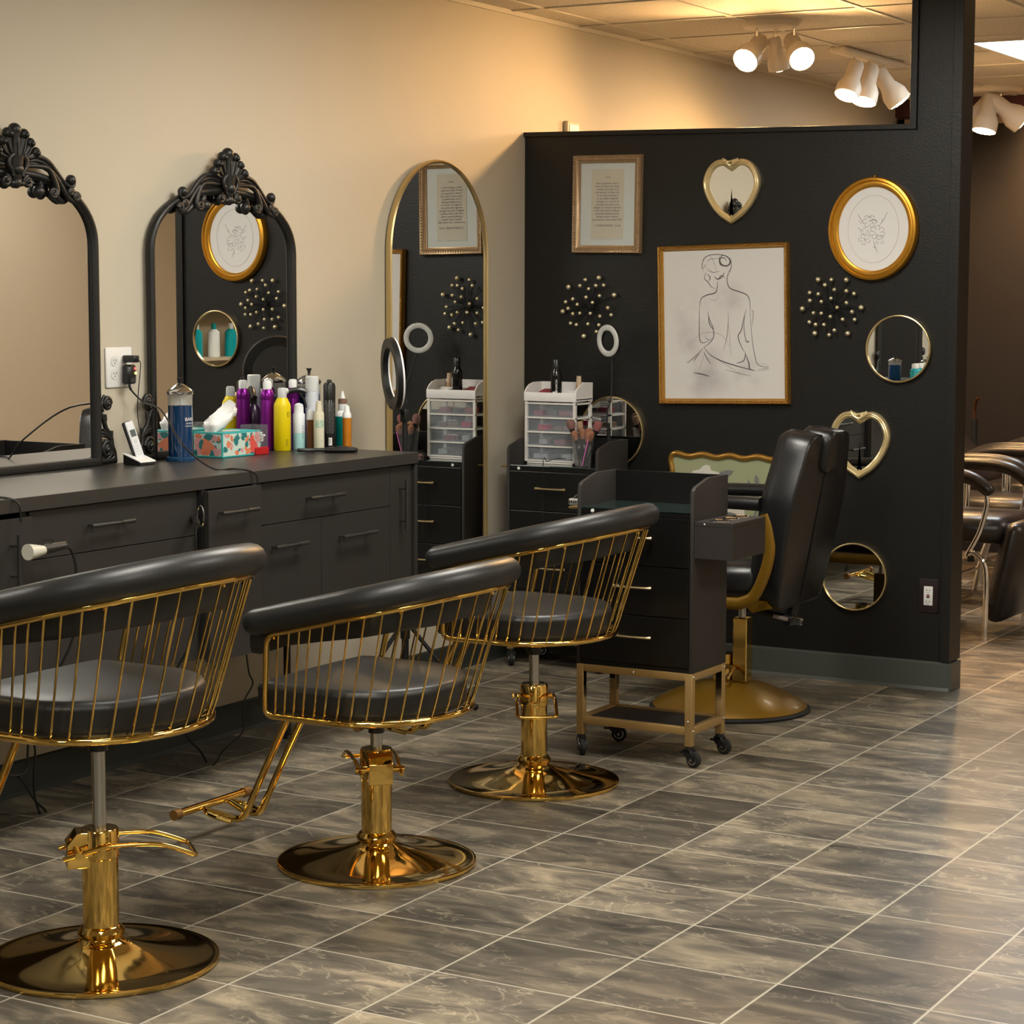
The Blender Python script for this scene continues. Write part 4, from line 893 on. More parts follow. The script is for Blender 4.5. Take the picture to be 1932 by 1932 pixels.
m = MB(); m.box(-.036, .036, -.045, .045, 0, .012, .002); m.build('red_palette', mat('red_palette_case', (.3, .025, .035), .5), None, smooth=0, loc=(rx-.055, ry+.004, TZ+.012), label='flat red makeup palette on the left of the makeup organizer top', cat='palette')
bpy.data.objects['red_palette'].rotation_euler = (R_(14), 0, 0)
m = MB(); m.box(-.024, .024, -.004, .004, 0, .028, .001); m.build('eyelash_box', BLKP, None, smooth=0, loc=(rx+.04, ry+.056, TZ), label='small dark box at the back of the makeup organizer top', cat='box')
# brush cup
cup = at(1099, 876, y=-.285); cl = V((cup.x, -.285, GZ))
r = empty('brush_cup', cl, 0, 'clear cup full of makeup brushes on the corner cart', 'cup')
MB().lathe([(.032, 0), (.047, .122), (.0445, .122), (.0305, .004), (.001, .004), (.001, 0)], 28, cap=False).build('cup_wall', mat('clear_cup_plastic', (.8, .82, .82), .08, trans=.9, ior=1.2, alpha=.35), r)
MB().tube([(.0462*cos(2*pi*i/28), .0462*sin(2*pi*i/28), .122) for i in range(28)], .0012, 5, closed=True).build('rim', CLEAR, r)
BR = [(-.03, -.01, .175, 'pink'), (-.018, .02, .165, 'tan'), (.005, -.01, .135, 'rust'), (.02, .0, .14, 'rust'), (-.008, .01, .138, 'rust'), (.033, -.006, .132, 'rust'), (.036, .02, .172, 'rose'), (-.02, -.02, .13, 'rust'), (.01, .025, .14, 'tan'), (.03, -.02, .128, 'rust')]
TI = {'pink': (.2, .1, .09), 'tan': (.33, .22, .14), 'rust': (.27, .12, .07), 'rose': (.24, .08, .08)}
nmz = {'pink': 'dusty pink', 'tan': 'tan', 'rust': 'orange brown', 'rose': 'rose'}
where = ['leftmost, leaning out of the cup', 'behind the left rim', 'at the front middle', 'right of the middle', 'left of the middle', 'at the right rim', 'tallest on the right, leaning out', 'low at the front left', 'at the back middle', 'low at the front right']
for i, (dx, dy, L_, c_) in enumerate(BR):
    b0 = V((dx*.35, dy*.4, .006)); ax = (V((dx*1.25, dy*1.1, .13))-b0).normalized(); e_ = empty('makeup_brush', cl+b0, 0, '%s makeup brush, %s' % (nmz[c_], where[i]), 'brush', 'brushes in the clear cup')
    q = V((0, 0, 1)).rotation_difference(ax).to_matrix().to_4x4(); s_ = 1.35 if c_ in ('pink', 'rose') else 1
    MB().lathe([(.001, 0), (.003, .01), (.0035, L_-.045), (.001, L_-.045)], 8, mx=q).build('handle', BLKP if i != 6 else BLKP, e_)
    MB().lathe([(.001, L_-.046), (.006*s_, L_-.046), (.009*s_, L_-.03), (.001, L_-.03)], 10, mx=q).build('ferrule', BLKM, e_)
    MB().lathe([(.001, L_-.031), (.009*s_, L_-.031), (.0135*s_, L_-.012), (.0115*s_, L_+.002), (.006*s_, L_+.007), (.001, L_+.008)], 12, mx=q).build('bristles', mat('bristle_'+c_, TI[c_], .9), e_)
e_ = MB(); e_.tube([(.012, -.028, .004), (.041, -.03, .11)], .0022, 8); e_.build('pink_brush_handle', mat('pink_handle', (.6, .15, .45), .3), None, loc=cl, label='thin pink handled brush leaning inside the clear cup', cat='brush')
jr = at(1177, 884, y=-.2); bottle('cream_jar', (.462, -.148, GZ), [('body', [(.001, 0), (.03, 0), (.031, .002), (.031, .012), (.001, .012)], mat('pink_cream', (.5, .3, .28), .4)), ('lid', [(.001, .0125), (.031, .0125), (.031, .024), (.001, .025)], mat('dark_clear_lid', (.03, .03, .03), .2))], 'low round pink jar with a dark lid at the right of the corner cart', 'jar')
# small desk ring light clipped to the corner cart
def ring_lamp(parent, c_, az, el, ro, ri, lit, depth=.016, backmat=None, facemat=None):
    n_ = V((cos(az)*cos(el), sin(az)*cos(el), sin(el))); q = V((0, 0, 1)).rotation_difference(n_).to_matrix().to_4x4(); mx = M.Translation(c_) @ q
    m = MB(); m.lathe([(ri, -.002), (ro, -.002), (ro-.004, -depth), (ri+.004, -depth), (ri, -.002)], 56, mx=mx, cap=False); m.build('ring_housing', backmat or BLKM, parent)
    m = MB(); m.lathe([(ri+.001, -.0015), (ri+.002, .004), (ri+.006, .0062), (ro-.006, .0062), (ro-.002, .004), (ro-.001, -.0015)], 56, mx=mx, cap=False); m.build('diffuser_ring', facemat or mat('ring_diffuser', (.6, .62, .6), .4), parent)
rl = empty('desk_ring_light', (.50, -.205, GZ+.0), 0, 'small white ring lamp on a thin black gooseneck above the brush cup', 'ring light')
c_ = V((.465, -.149, 1.299))-V(rl.location)
ring_lamp(rl, c_, R_(248), R_(-4), .0645, .040, False)
m = MB(); m.tube(catmull([c_+V((.012, .008, -.06)), (-.008, .04, .36), (.002, .015, .27), (-.01, .004, .2), (.002, .0, .1), (0, 0, .02)], 6), .0028, 7); m.build('gooseneck', BLKM, rl)
m = MB(); m.tube([(0, 0, .145), (0, 0, .17)], .006, 10); m.tube([(0, 0, .0), (0, 0, .145)], .0085, 10); m.sphere((0, 0, .04), .013, sc=(1, 1, 2)); m.lathe([(.001, 0), (.022, 0), (.02, .008), (.001, .009)], 18); m.build('clamp_stem', BLKP, rl)
m = MB(); m.tube(catmull([V((.30, -.36, .84)), V((.30, -.375, .83)), V((.298, -.376, .7)), V((.3, -.374, .5))], 5), .0016, 6)
m.tube(catmull([V((.36, -.30, GZ+.03)), V((.33, -.33, GZ+.03)), V((.305, -.352, GZ+.02)), V((.30, -.36, .84))], 5), .0016, 6)
m.build('thin_cord', BLKP, label='thin dark cord hanging down the front of the corner cart', cat='cord')
# floor ring light on tripod, standing behind the end of the counter
rl = empty('ring_light_stand', (.25, -1.3, 0), 0, 'black ring light on a tripod stand, seen from behind beside the arched mirror', 'ring light')
c_ = at(745, 705, x=.27)-V(rl.location)
ring_lamp(rl, c_, R_(47), R_(4), .129, .088, False, .02, facemat=mat('ring_diffuser_white', (.8, .82, .85), .35))
m = MB(); m.tube([(0, 0, .06), (0, 0, .62)], .013, 12); m.tube([(0, 0, .6), (0, 0, c_.z-.17)], .009, 12); m.build('pole', BLKM, rl)
m = MB(); m.box(-.012, .012, -.014, .014, c_.z-.175, c_.z-.13, .003); m.build('bracket', BLKP, rl)
m = MB(); m.lathe([(.001, .6), (.017, .6), (.017, .64), (.001, .64)], 14); m.build('height_collar', BLKP, rl); m = MB(); m.lathe([(.001, .25), (.018, .25), (.018, .29), (.001, .29)], 14); m.build('leg_collar', BLKP, rl)
m = MB(); m.tube([(-.0, 0, c_.z-.14), (c_.x*.5, c_.y*.5, c_.z-.125), (c_.x-.005, c_.y-.005, c_.z-.118)], .008, 8); m.build('ring_arm', BLKP, rl)
for a_ in (.3, 2.2, 4.3):
    m = MB(); m.tube([(.015*cos(a_), .015*sin(a_), .3), (.26*cos(a_), .26*sin(a_), .012)], .008, 8); lg = m.build('leg', BLKM, rl)
    m = MB(); m.tube([(.012*cos(a_), .012*sin(a_), .1), (.139*cos(a_), .139*sin(a_), .158)], .005, 6); m.build('brace', BLKM, lg)
    m = MB(); m.sphere((.26*cos(a_), .26*sin(a_), .012), .012, 10, 6); m.build('rubber_foot', RUBBER, lg)

# ------------------------------------------------------------------ products on the counter
def on(px, py): p_ = at(px, py, z=CZ); return V((p_.x, p_.y, CZ+.0005))
BLUE = mat('disinfectant_blue', (.0, .03, .1), .04, spec=.8, coat=.8)
def comb_jar(loc, label, hs=1.0):
    r = empty('disinfectant_jar', loc, 0, label, 'jar', 'glass disinfectant jars with chrome lids')
    MB().lathe([(.001, .0), (.046, .0), (.047, .004), (.047, .011), (.044, .014), (.001, .014)], 40).build('base', mat('blue_base', (.01, .05, .12), .2), r)
    MB().lathe([(.001, .0145), (.037, .0145), (.0385, .03), (.0385, .175*hs), (.001, .1751*hs)], 40).build('blue_liquid', BLUE, r)
    MB().lathe([(.0388, .176*hs), (.039, .2*hs), (.04, .212*hs), (.038, .212*hs), (.037, .2*hs), (.0368, .176*hs)], 40, cap=False).build('glass_wall', mat('jar_glass', (.75, .76, .73), .05, trans=.75, ior=1.2, alpha=.6), r)
    MB().lathe([(.041, .21*hs), (.0425, .212*hs), (.0425, .219*hs), (.04, .222*hs), (.022, .236*hs), (.008, .243*hs), (.001, .244*hs)], 40, cap=False).build('chrome_lid', CHROME, r)
    MB().lathe([(.001, .243*hs), (.005, .243*hs), (.0055, .251*hs), (.0095, .257*hs), (.0095, .26*hs), (.001, .261*hs)], 20).build('lid_knob', BLKP, r)
    MB().tube([(0, 0, .17*hs), (0, 0, .24*hs)], .0015, 6).build('lift_rod', STEEL, r)
    return r
j1 = V((.112, at(341, 860, x=.112).y, CZ+.0005)); r = comb_jar(j1, 'tall glass jar of blue disinfectant left of the tissue box')
az = caz(j1)
lettering('BARBICIDE', .0155, wraph(.0386, .127, az+.38), WINK, r, align='LEFT')
lettering('DISINFECTANT', .0062, wraph(.0386, .117, az+.46), WINK, r, align='LEFT'); lettering('FUNGICIDE  VIRUCIDE', .0052, wraph(.0386, .109, az+.4), WINK, r, align='LEFT')
comb_jar(V((.092, -1.66, CZ+.0005)), 'second disinfectant jar standing behind the tall white spray can', 1.04)
# purple aerosol bottles
PUR = mat('metallic_purple', (.2, .012, .24), .28, .75); PUR2 = mat('dark_purple_plastic', (.04, .008, .05), .25)
YEL = mat('yellow_bottle', (.72, .56, .0), .38); GREYC = mat('translucent_grey_cap', (.5, .52, .52), .3); WC = mat('white_cap', (.72, .74, .73), .35)
def aerosol(loc, rad, hb, hc, bm_, label, capr=.62, g=None, gr=True):
    pr_ = [(.001, 0), (rad*.96, 0), (rad, .004), (rad, hb*.8)]
    if gr: pr_ += [(rad*.96, hb*.82), (rad*.96, hb*.835), (rad, hb*.85), (rad*.98, hb*.9), (rad*.9, hb*.95), (rad*capr, hb), (.001, hb)]
    else: pr_ += [(rad, hb*.9), (rad*capr*1.05, hb), (.001, hb)]
    return bottle('hair_product_bottle', loc, [('body', pr_, bm_), ('cap', [(.001, hb+.0005), (rad*capr, hb+.0005), (rad*capr, hb+hc*.7), (rad*capr*.8, hb+hc*.95), (.001, hb+hc)], WC)], label, 'bottle', g)
pa = aerosol(V((.068, -1.868, CZ+.0005)), .0235, .205, .03, PUR, 'metallic purple bottle with a white cap, directly left of the front yellow bottle', g='hair products on the counter')
aerosol(V((.068, -1.722, CZ+.0005)), .023, .205, .03, PUR, 'purple bottle mostly hidden behind the black spray trigger', g='hair products on the counter')
# yellow bottle
yl = V((.125, -1.863, CZ+.0005))
r = bottle('hair_product_bottle', yl, [('body', [(.001, 0), (.026, 0), (.0285, .003), (.0285, .15), (.027, .158), (.0165, .178), (.001, .178)], YEL), ('cap', [(.001, .1785), (.0155, .1785), (.0148, .205), (.012, .211), (.001, .212)], GREYC)], 'yellow bottle with a grey flip cap, front row of the hair products', 'bottle', 'hair products on the counter')
m = MB(); m.tube([(0, .0, .198), (.008, .018, .2)], .0105, 12); m.build('cap_nozzle', GREYC, r)
lettering('got\n2b', .011, wraph(.0285, .125, caz(yl)+.55), mat('dark_print', (.03, .03, .02), .5), r, align='LEFT'); lettering('|||||||||||', .009, wrapv(.0285, .028, caz(yl)+.62), mat('dark_print', (.03, .03, .02), .5), r)
# black trigger spray bottle
sp = V((.085, -1.79, CZ+.0005)); r = bottle('spray_bottle', sp, [('body', [(.001, 0), (.03, 0), (.032, .004), (.031, .1), (.022, .135), (.012, .15), (.001, .15)], PUR2), ('collar', [(.001, .1505), (.014, .1505), (.013, .172), (.001, .172)], BLKP)], 'dark spray bottle with a black trigger, behind the front yellow bottle', 'bottle', 'hair products on the counter')
m = MB(); m.tube(catmull([(-.03, -.03, .172), (-.01, -.012, .186), (.01, .012, .196), (.035, .035, .2), (.05, .05, .193)], 4), .0095, 8); m.tube(catmull([(.03, .03, .195), (.045, .044, .17), (.05, .05, .14)], 4), .004, 6); m.build('trigger_head', BLKP, r)
# white and teal bottle
wl = V((.13, -1.775, CZ+.0005)); r = bottle('hair_product_bottle', wl, [('base_label', [(.001, 0), (.02, 0), (.0208, .003), (.0208, .055), (.001, .055)], mat('pale_teal_label', (.38, .66, .66), .4)), ('body', [(.001, .0553), (.0208, .0553), (.0208, .118), (.0165, .124), (.0165, .14), (.014, .152), (.006, .156), (.001, .157)], mat('cool_white_bottle', (.7, .74, .78), .35))], 'white bottle fading to pale teal, right of the front yellow bottle', 'bottle', 'hair products on the counter')
lettering('hair  mist  spray', .007, wrapv(.0208, .06, caz(wl)+.75), mat('dark_print', (.03, .03, .02), .5), r)
bottle('hair_product_bottle', V((.165, -1.756, CZ+.0005)), [('body', [(.001, 0), (.0125, 0), (.013, .002), (.013, .1), (.001, .1)], mat('brown_serum', (.14, .05, .015), .15)), ('cap', [(.001, .1005), (.012, .1005), (.0115, .12), (.008, .135), (.001, .136)], WC)], 'small dark brown bottle with a white pump cap, between the white and cream bottles', 'bottle', 'hair products on the counter')
r = bottle('hair_product_bottle', V((.14, -1.71, CZ+.0005)), [('body', [(.001, 0), (.0225, 0), (.0235, .003), (.0235, .195), (.001, .195)], mat('bluish_white_can', (.62, .65, .72), .3)), ('cap', [(.001, .1955), (.0228, .1955), (.0226, .243), (.02, .246), (.001, .2465)], mat('grey_white_cap', (.6, .62, .62), .4))], 'tall white spray can with a grey white cap, tallest of the hair products', 'bottle', 'hair products on the counter')
cl_ = V((.205, -1.764, CZ+.0005)); r = bottle('hair_product_bottle', cl_, [('body', [(.001, 0), (.0175, 0), (.018, .002), (.018, .122), (.0155, .13), (.001, .13)], mat('cream_bottle', (.63, .6, .46), .4)), ('cap', [(.001, .1305), (.012, .1305), (.01, .15), (.008, .165), (.001, .166)], mat('cream_cap', (.62, .58, .44), .4))], 'cream bottle with teal print, in front of the tall white spray can', 'bottle', 'hair products on the counter')
lettering('SUN\nBUM', .018, wraph(.018, .088, caz(cl_)+.3), mat('teal_print', (.03, .42, .36), .5), r, spacing=.7); lettering('leave in conditioner', .0035, wraph(.018, .03, caz(cl_)+.1), mat('teal_print', (.03, .42, .36), .5), r)
kl = V((.20, -1.694, CZ+.0005)); r = bottle('hair_product_bottle', kl, [('body', [(.001, 0), (.0195, 0), (.0205, .003), (.0205, .165), (.0195, .167), (.001, .167)], mat('black_can', (.01, .01, .01), .25)), ('cap', [(.001, .1675), (.0208, .1675), (.0208, .215), (.017, .223), (.009, .226), (.008, .234), (.001, .236)], BLKP)], 'tall black can with small grey print and barcode', 'bottle', 'hair products on the counter')
lettering('\n'.join(['directions shake well hold', 'upright and spray evenly at', 'a distance over dry hair', 'for firm flexible hold and', 'brush out as you like use', 'with care keep away from', 'heat and open flame do not', 'pierce or burn after use', 'contents under pressure', 'avoid spraying in the eyes', 'keep out of the reach of', 'children net weight']*2), .0034, wraph(.0205, .155, caz(kl)+.05), mat('grey_print', (.3, .3, .3), .5), r, spacing=1.3)
n = 14; m = MB(); az = caz(kl)+.12
m.add([((.0209)*cos(az+(-.3+.6*i/8)), .0209*sin(az+(-.3+.6*i/8)), z_) for z_ in (.012, .038) for i in range(9)], [(i, i+1, i+10, i+9) for i in range(8)]); m.build('barcode_patch', WINK, r)
lettering('||||||||', .009, wrapv(.0211, .025, az), BLKP, r)
tl = V((.19, -1.60, CZ+.0005)); bottle('hair_product_bottle', tl, [('body', [(.001, 0), (.0255, 0), (.0265, .003), (.0265, .105), (.001, .105)], mat('teal_bottle', (.0, .2, .17), .3)), ('shoulder', [(.001, .1055), (.0262, .1055), (.024, .118), (.016, .125), (.016, .148), (.001, .148)], WC), ('cap', [(.001, .1485), (.0155, .1485), (.015, .165), (.001, .166)], mat('clear_brown_cap', (.2, .12, .09), .2)), ('nozzle', [(.001, .1665), (.009, .1665), (.006, .18), (.002, .192), (.001, .192)], WC)], 'teal bottle with a white shoulder and pointed nozzle, behind the amber bottle', 'bottle', 'hair products on the counter')
al = on(650, 850)-V((.09, 0, 0)); al = V((.245, -1.655, CZ+.0005)); r = bottle('hair_product_bottle', al, [('body', [(.001, 0), (.0145, 0), (.0155, .003), (.0155, .104), (.001, .104)], mat('amber_serum', (.5, .17, .01), .1, coat=.5)), ('cap', [(.001, .1045), (.0155, .1045), (.0152, .118), (.011, .124), (.009, .142), (.006, .146), (.001, .146)], WC)], 'amber bottle with a white pump cap, rightmost of the hair products', 'bottle', 'hair products on the counter')
# brush lying in front
bl = V((.292, -1.86, CZ+.0005)); r = empty('hair_brush', bl, R_(42), 'black hair brush lying flat in front of the cream and black bottles', 'hair brush')
m = MB(); m.loft([[(x, y_*s_, z_) for y_, z_ in ((-1, .5), (-.7, 0), (.7, 0), (1, .5), (.7, 1), (-.7, 1))] for x, s_, z_ in ()] or [[(x, a*hw, .0085+b_*hh*1.6) for a, b_ in ((-1, 0), (-.75, -.8), (.75, -.8), (1, 0), (.75, .8), (-.75, .8))] for x, hw, hh in ((-.09, .006, .003), (-.085, .009, .005), (-.03, .009, .005), (.0, .012, .0055), (.015, .03, .0065), (.06, .034, .007), (.1, .03, .0065), (.112, .015, .004))])
m.build('handle', BLKP, r); m = MB(); m.lathe([(.001, .012), (.024, .012), (.022, .019), (.001, .022)], 24, (.06, 0, 0)); m.build('bristle_pad', RUBBER, r)
# tissue box
ta = V((.162, -2.238, 0)); tb_ = V((.162, at(492, 860, x=.162).y, 0)); ux = (tb_-ta).normalized(); ang = math.atan2(ux.y, ux.x); LX = (tb_-ta).length; DX = .118
r = empty('tissue_box', V((ta.x, ta.y, CZ+.0005)), ang, 'teal tissue box with tropical leaves and a red bird, tissue sticking out', 'tissue box')
H = .081; TEAL = mat('teal_card', (.02, .36, .36), .5)
MB().box(0, LX, 0, DX, 0, H, .0015).build('carton', TEAL, r, smooth=0)
rnd = random.Random(11)
PC = [mat('pale_mint', (.5, .62, .56), .5), mat('coral', (.65, .2, .1), .5), mat('leaf_teal', (.02, .17, .17), .5), mat('soft_pink', (.62, .3, .3), .5), mat('bird_red', (.62, .08, .06), .5)]
PRINT = MB()
def facepanel(f, W_, H_, seed):
    """background, leaves, fans and bird painted as thin shapes on one face of the carton"""
    PRINT.add([f(.004, .005), f(W_-.004, .005), f(W_-.004, H_-.005), f(.004, H_-.005)], [(0, 1, 2, 3)], 0)
    rnd = random.Random(seed); lay = [MB() for _ in PC]
    for i in range(30):
        k_ = rnd.choice([1, 2, 2, 3, 1, 3]); cx_, cz_ = .008+rnd.random()*(W_-.016), .008+rnd.random()*(H_-.016); a_ = rnd.random()*2*pi; L_ = .018+rnd.random()*.024; w_ = L_*(.2+.2*rnd.random())
        P = [(0, 0), (.35, 1), (.75, .8), (1, 0), (.75, -.8), (.35, -1)]
        pts = [(cx_+(p_[0]-.5)*L_*cos(a_)-p_[1]*w_*sin(a_), cz_+(p_[0]-.5)*L_*sin(a_)+p_[1]*w_*cos(a_)) for p_ in P]
        pts = [(min(max(a, .0045), W_-.0045), min(max(b_, .0055), H_-.0055)) for a, b_ in pts]
        lay[k_].add([f(a, b_, .0004+.00002*i) for a, b_ in pts], [tuple(range(6))])
    return lay
FR_ = lambda u, v, o=.0003: (u, -o, v)
FL_ = lambda u, v, o=.0003: (-o, DX-u, v)
l1_ = facepanel(FR_, LX, H, 4); l2_ = facepanel(FL_, DX, H, 9)
# fan leaf on the long face, bird on the short face
fan = [(.03, .01)]+[(.03+.06*cos(a_)*1.1, .012+.05*sin(a_)) for a_ in [R_(20+8*i) for i in range(8)]]
l2_[1].add([FL_(a, b_, .0018) for a, b_ in fan], [(0, i, i+1) for i in range(1, len(fan)-1)])
bird = [(.118, .01), (.115, .04), (.112, .055), (.12, .066), (.129, .063), (.131, .052), (.142, .038), (.15, .02), (.15, .01)]
bird = [(a*LX/.16, b_) for a, b_ in bird]
l1_[4].add([FR_(a, b_, .0018) for a, b_ in bird], [tuple(range(len(bird)))])
l1_[2].add([FR_(a*LX/.16, b_, .002) for a, b_ in ((.111, .056), (.106, .052), (.109, .047), (.114, .052))], [(0, 1, 2, 3)])
for L_ in (l1_, l2_):
    for i, mb in enumerate(L_):
        if mb.v: PRINT.add(mb.v, mb.f, i)
PRINT.build('printed_pattern', PC, r, smooth=0)
m = MB(); m.lathe([(.001, H+.0003), (1, H+.0003)], 28, cap=False); m.v = [(LX/2+(a*.055), DX/2+(b_*.035), c_) for a, b_, c_ in m.v]; m.build('opening_film', mat('pale_film', (.6, .6, .58), .3), r)
ts = MB(); rs = []
rnd = random.Random(3)
for j in range(9):
    t_ = j/8; ring_ = []
    cx_, cy_ = LX*.12+.075*t_, DX*.5-.01*t_; ww = (.03+.05*sin(pi*min(1, t_*1.1))*.8)*(1-.75*max(0, t_-.75)/.25); th_ = .026+.012*sin(pi*t_)
    for i in range(20):
        a_ = 2*pi*i/20; k_ = 1+.14*sin(5*a_+j*.9)+.07*sin(9*a_+j*1.7)
        ring_.append((cx_+ww*.75*cos(a_)*k_, cy_+th_*sin(a_)*k_, H+.0005+.078*t_+.018*cos(a_)*t_+.006*rnd.random()*(t_ > 0)))
    rs.append(ring_)
ts.loft(rs); ts.build('tissue', mat('white_tissue', (.78, .78, .77), .9), r, smooth=70)
# cotton bud box
rb = V((.135, -2.034, CZ+.0005)); r = empty('cotton_bud_box', rb, ang, 'clear plastic box of white cotton buds with a red base, behind the tissue box', 'box')
MB().box(-.035, .035, -.035, .035, 0, .024, .002).build('red_base', mat('red_plastic', (.42, .012, .015), .35), r, smooth=20)
MB().box(-.033, .033, -.033, .033, .0245, .097, .002).build('clear_cover', mat('clear_box_plastic', (.7, .68, .7), .12, trans=.8, ior=1.15, alpha=.4), r, smooth=20)
m = MB(); rnd = random.Random(2)
for i in range(60):
    m.sphere((-.025+.05*rnd.random(), -.025+.05*rnd.random(), .028+.045*rnd.random()), .004, 6, 4, sc=(1.8, 1, 1))
m.build('cotton_buds', mat('cotton', (.75, .74, .72), .9), r, kind='stuff')
# cordless phone
ph_ = at(254, 878, z=CZ); r = empty('cordless_phone', V((.085, -2.562, CZ+.0005)), R_(0), 'white and black cordless phone standing in its charging base', 'phone'); r.scale = (.82, .82, .82); r.location.y -= .012
m = MB(); m.prism([(-.03, 0), (.052, 0), (.05, .012), (-.03, .04)], -.035, .05, 'y'); m.build('charging_base', BLKP, r, smooth=20, bevel=.003)
m = MB(); m.prism([(.0555, .0105), (.0535, .0145), (-.0305, .0428), (-.0305, .04)], -.037, .052, 'y'); m.build('base_top_plate', WHITEP, r, smooth=20)
mx = M.Translation((.0, .008, .028)) @ M.Rotation(R_(-14), 4, 'X').inverted() @ M.Rotation(R_(-17), 4, 'Y')
mx = M.Translation((.004, .014, .027)) @ M.Rotation(R_(9), 4, 'X') @ M.Rotation(R_(-16), 4, 'Y')
m = MB(); m.box(-.011, .006, -.024, .024, -.01, .14, .006, mx=mx); hs = m.build('handset', BLKP, r, smooth=30)
m = MB(); m.box(.0055, .0125, -.0225, .0225, -.008, .138, .004, mx=mx); m.build('front_shell', mat('phone_white', (.72, .73, .75), .3), hs, smooth=30)
m = MB(); m.box(.0126, .0132, -.0145, .0145, .078, .105, mx=mx); m.build('screen', mat('phone_screen', (.08, .1, .1), .15), hs, smooth=0)
m = MB(); m.box(.0126, .0142, -.009, .009, .052, .068, .001, mx=mx)
for a_ in range(4):
    for b_ in range(3): m.box(.0126, .0136, -.014+b_*.0105, -.007+b_*.0105, .008+a_*.0105, .013+a_*.0105, mx=mx)
m.build('keys', mat('phone_keys', (.6, .62, .62), .4), hs, smooth=0)
# double wall plate with plugs
o_ = at(224, 693, x=.004); r = empty('wall_outlet', (.0005, o_.y, o_.z), 0, 'white double outlet plate on the beige wall between the two ornate mirrors', 'outlet')
MB().box(0, .006, -.061, .061, -.062, .062, .003).build('cover_plate', OUTW, r)
m = MB()
for yy in (-.023, .023):
    for z_ in (-.02, .02): m.lathe([(.001, .004), (.0165, .004), (.0165, .0078), (.001, .008)], 20, mx=M.Translation((0, yy, z_)) @ M.Rotation(pi/2, 4, 'Y'))
m.build('receptacle', mat('receptacle_white', (.66, .66, .64), .35), r); m = MB()
for z_ in (-.02, .02):
    for y_ in (-.006, .006): m.box(.0078, .0083, -.023+y_-.001, -.023+y_+.001, z_-.002, z_+.006)
    m.sphere((.008, -.023, z_-.007), .0018)
m.build('slots', BLKP, r)
oy, oz = o_.y, o_.z
pl = empty('plug_adapter', (.0088, oy+.023, oz-.022), 0, 'black plug with red and yellow lights in the double outlet', 'plug')
MB().box(0, .034, -.019, .019, -.03, .03, .007).build('housing', BLKP, pl); MB().sphere((.034, .008, .018), .004, 8, 6).build('red_light', mat('red_indicator', (.6, .02, .03), .3, emit=(1, .05, .05, 1), es=1.5), pl); MB().sphere((.034, .01, .004), .004, 8, 6).build('yellow_light', mat('yellow_indicator', (.8, .8, .05), .3, emit=(1, .9, .1, 1), es=2), pl)
pl = empty('phone_power_plug', (.0088, oy+.023, oz+.026), 0, 'small black plug above, with a thin cable down to the phone', 'plug')
m = MB(); m.box(0, .05, -.012, .012, -.011, .011, .003); m.build('housing', BLKP, pl)
c0 = V((.058, oy+.026, oz+.02))
m = MB(); m.tube(catmull([c0-V((.002, 0, 0)), c0+V((.008, .004, -.01)), c0+V((.002, -.002, -.1)), c0+V((-.005, .002, -.17)), V((.07, -2.53, CZ+.08)), V((.055, -2.54, CZ+.012))], 6), .0016, 6); m.build('phone_cable', BLKP, label='thin black cable from the small plug down behind the phone', cat='cable')
q = V((.026, oy+.023, oz-.053)); e1 = at(305, 775, x=.2); e2 = at(345, 840, x=.33); e3 = at(400, 866, x=.42); e4 = at(455, 875, x=.5); e5 = at(485, 885, x=.575); e6 = at(491, 897, x=.592); e7 = at(491, 915, x=.585)
m = MB(); m.tube(catmull([q, q+V((.006, .004, -.02)), q+V((.03, .03, -.055)), e1, e2, V((e3.x, e3.y, CZ+.006)), V((.47, e4.y, CZ+.004)), V((.535, e5.y, CZ+.004)), V((.556, e5.y+.02, CZ-.008)), V((.56, e5.y+.024, CZ-.045)), V((.56, e5.y+.024, CZ-.07))], 6), [.0042]*6+[.0028]*55, 8); m.build('power_cord', BLKP, label='black cord running from the plug across the countertop into the pulled out drawer', cat='cord')
m = MB(); m.tube(catmull([V((.3, -3.75, CZ+.004)), V((.42, -3.68, CZ+.004)), V((.52, -3.63, CZ+.005)), V((.556, -3.6, CZ-.01)), V((.56, -3.595, CZ-.05)), V((.56, -3.595, CZ-.06))], 6), .003, 7); m.build('power_cord', BLKP, label='short black cord bending over the counter edge at the far left', cat='cord')
# curling iron hanging in the gap, hair dryer nozzle at the left
ci = at(366, 985, x=.565); r = empty('curling_iron', ci, 0, 'black curling iron hanging in the dark gap of the counter', 'curling iron')
m = MB(); m.tube([(.03, -.03, -.006), (0, .01, .0), (-.03, .035, .005)], .011, 12); m.build('handle', BLKP, r)
m = MB(); m.tube([(.012*cos(a_), .03, .014+.03*sin(a_)) for a_ in [2*pi*i/20 for i in range(20)]], .0022, 6, closed=True); m.build('hanging_ring', STEEL, r)
m = MB(); m.tube(catmull([(.03, -.03, -.008), (.034, -.036, -.06), (.03, -.03, -.16), (.032, -.034, -.3), (-.1, -.03, -.5)], 5), .0035, 7); m.build('cord', BLKP, r)
hd = at(80, 1042, x=.6); r = empty('hair_dryer', hd, R_(0), 'white nozzle and black grip of a dryer hanging in front of the left drawers', 'hair dryer')
a_ = at(52, 1042, x=.6)-hd; b_ = at(82, 1038, x=.6)-hd; c_ = at(124, 1030, x=.6)-hd
m = MB(); m.tube([a_, a_.lerp(b_, .3), b_], [.021, .019, .012], 20); m.build('nozzle', mat('cream_nozzle', (.55, .54, .46), .3), r)
m = MB(); m.tube([b_*.98, b_.lerp(c_, .5), c_], [.0125, .010, .008], 14); m.build('grip', BLKP, r)
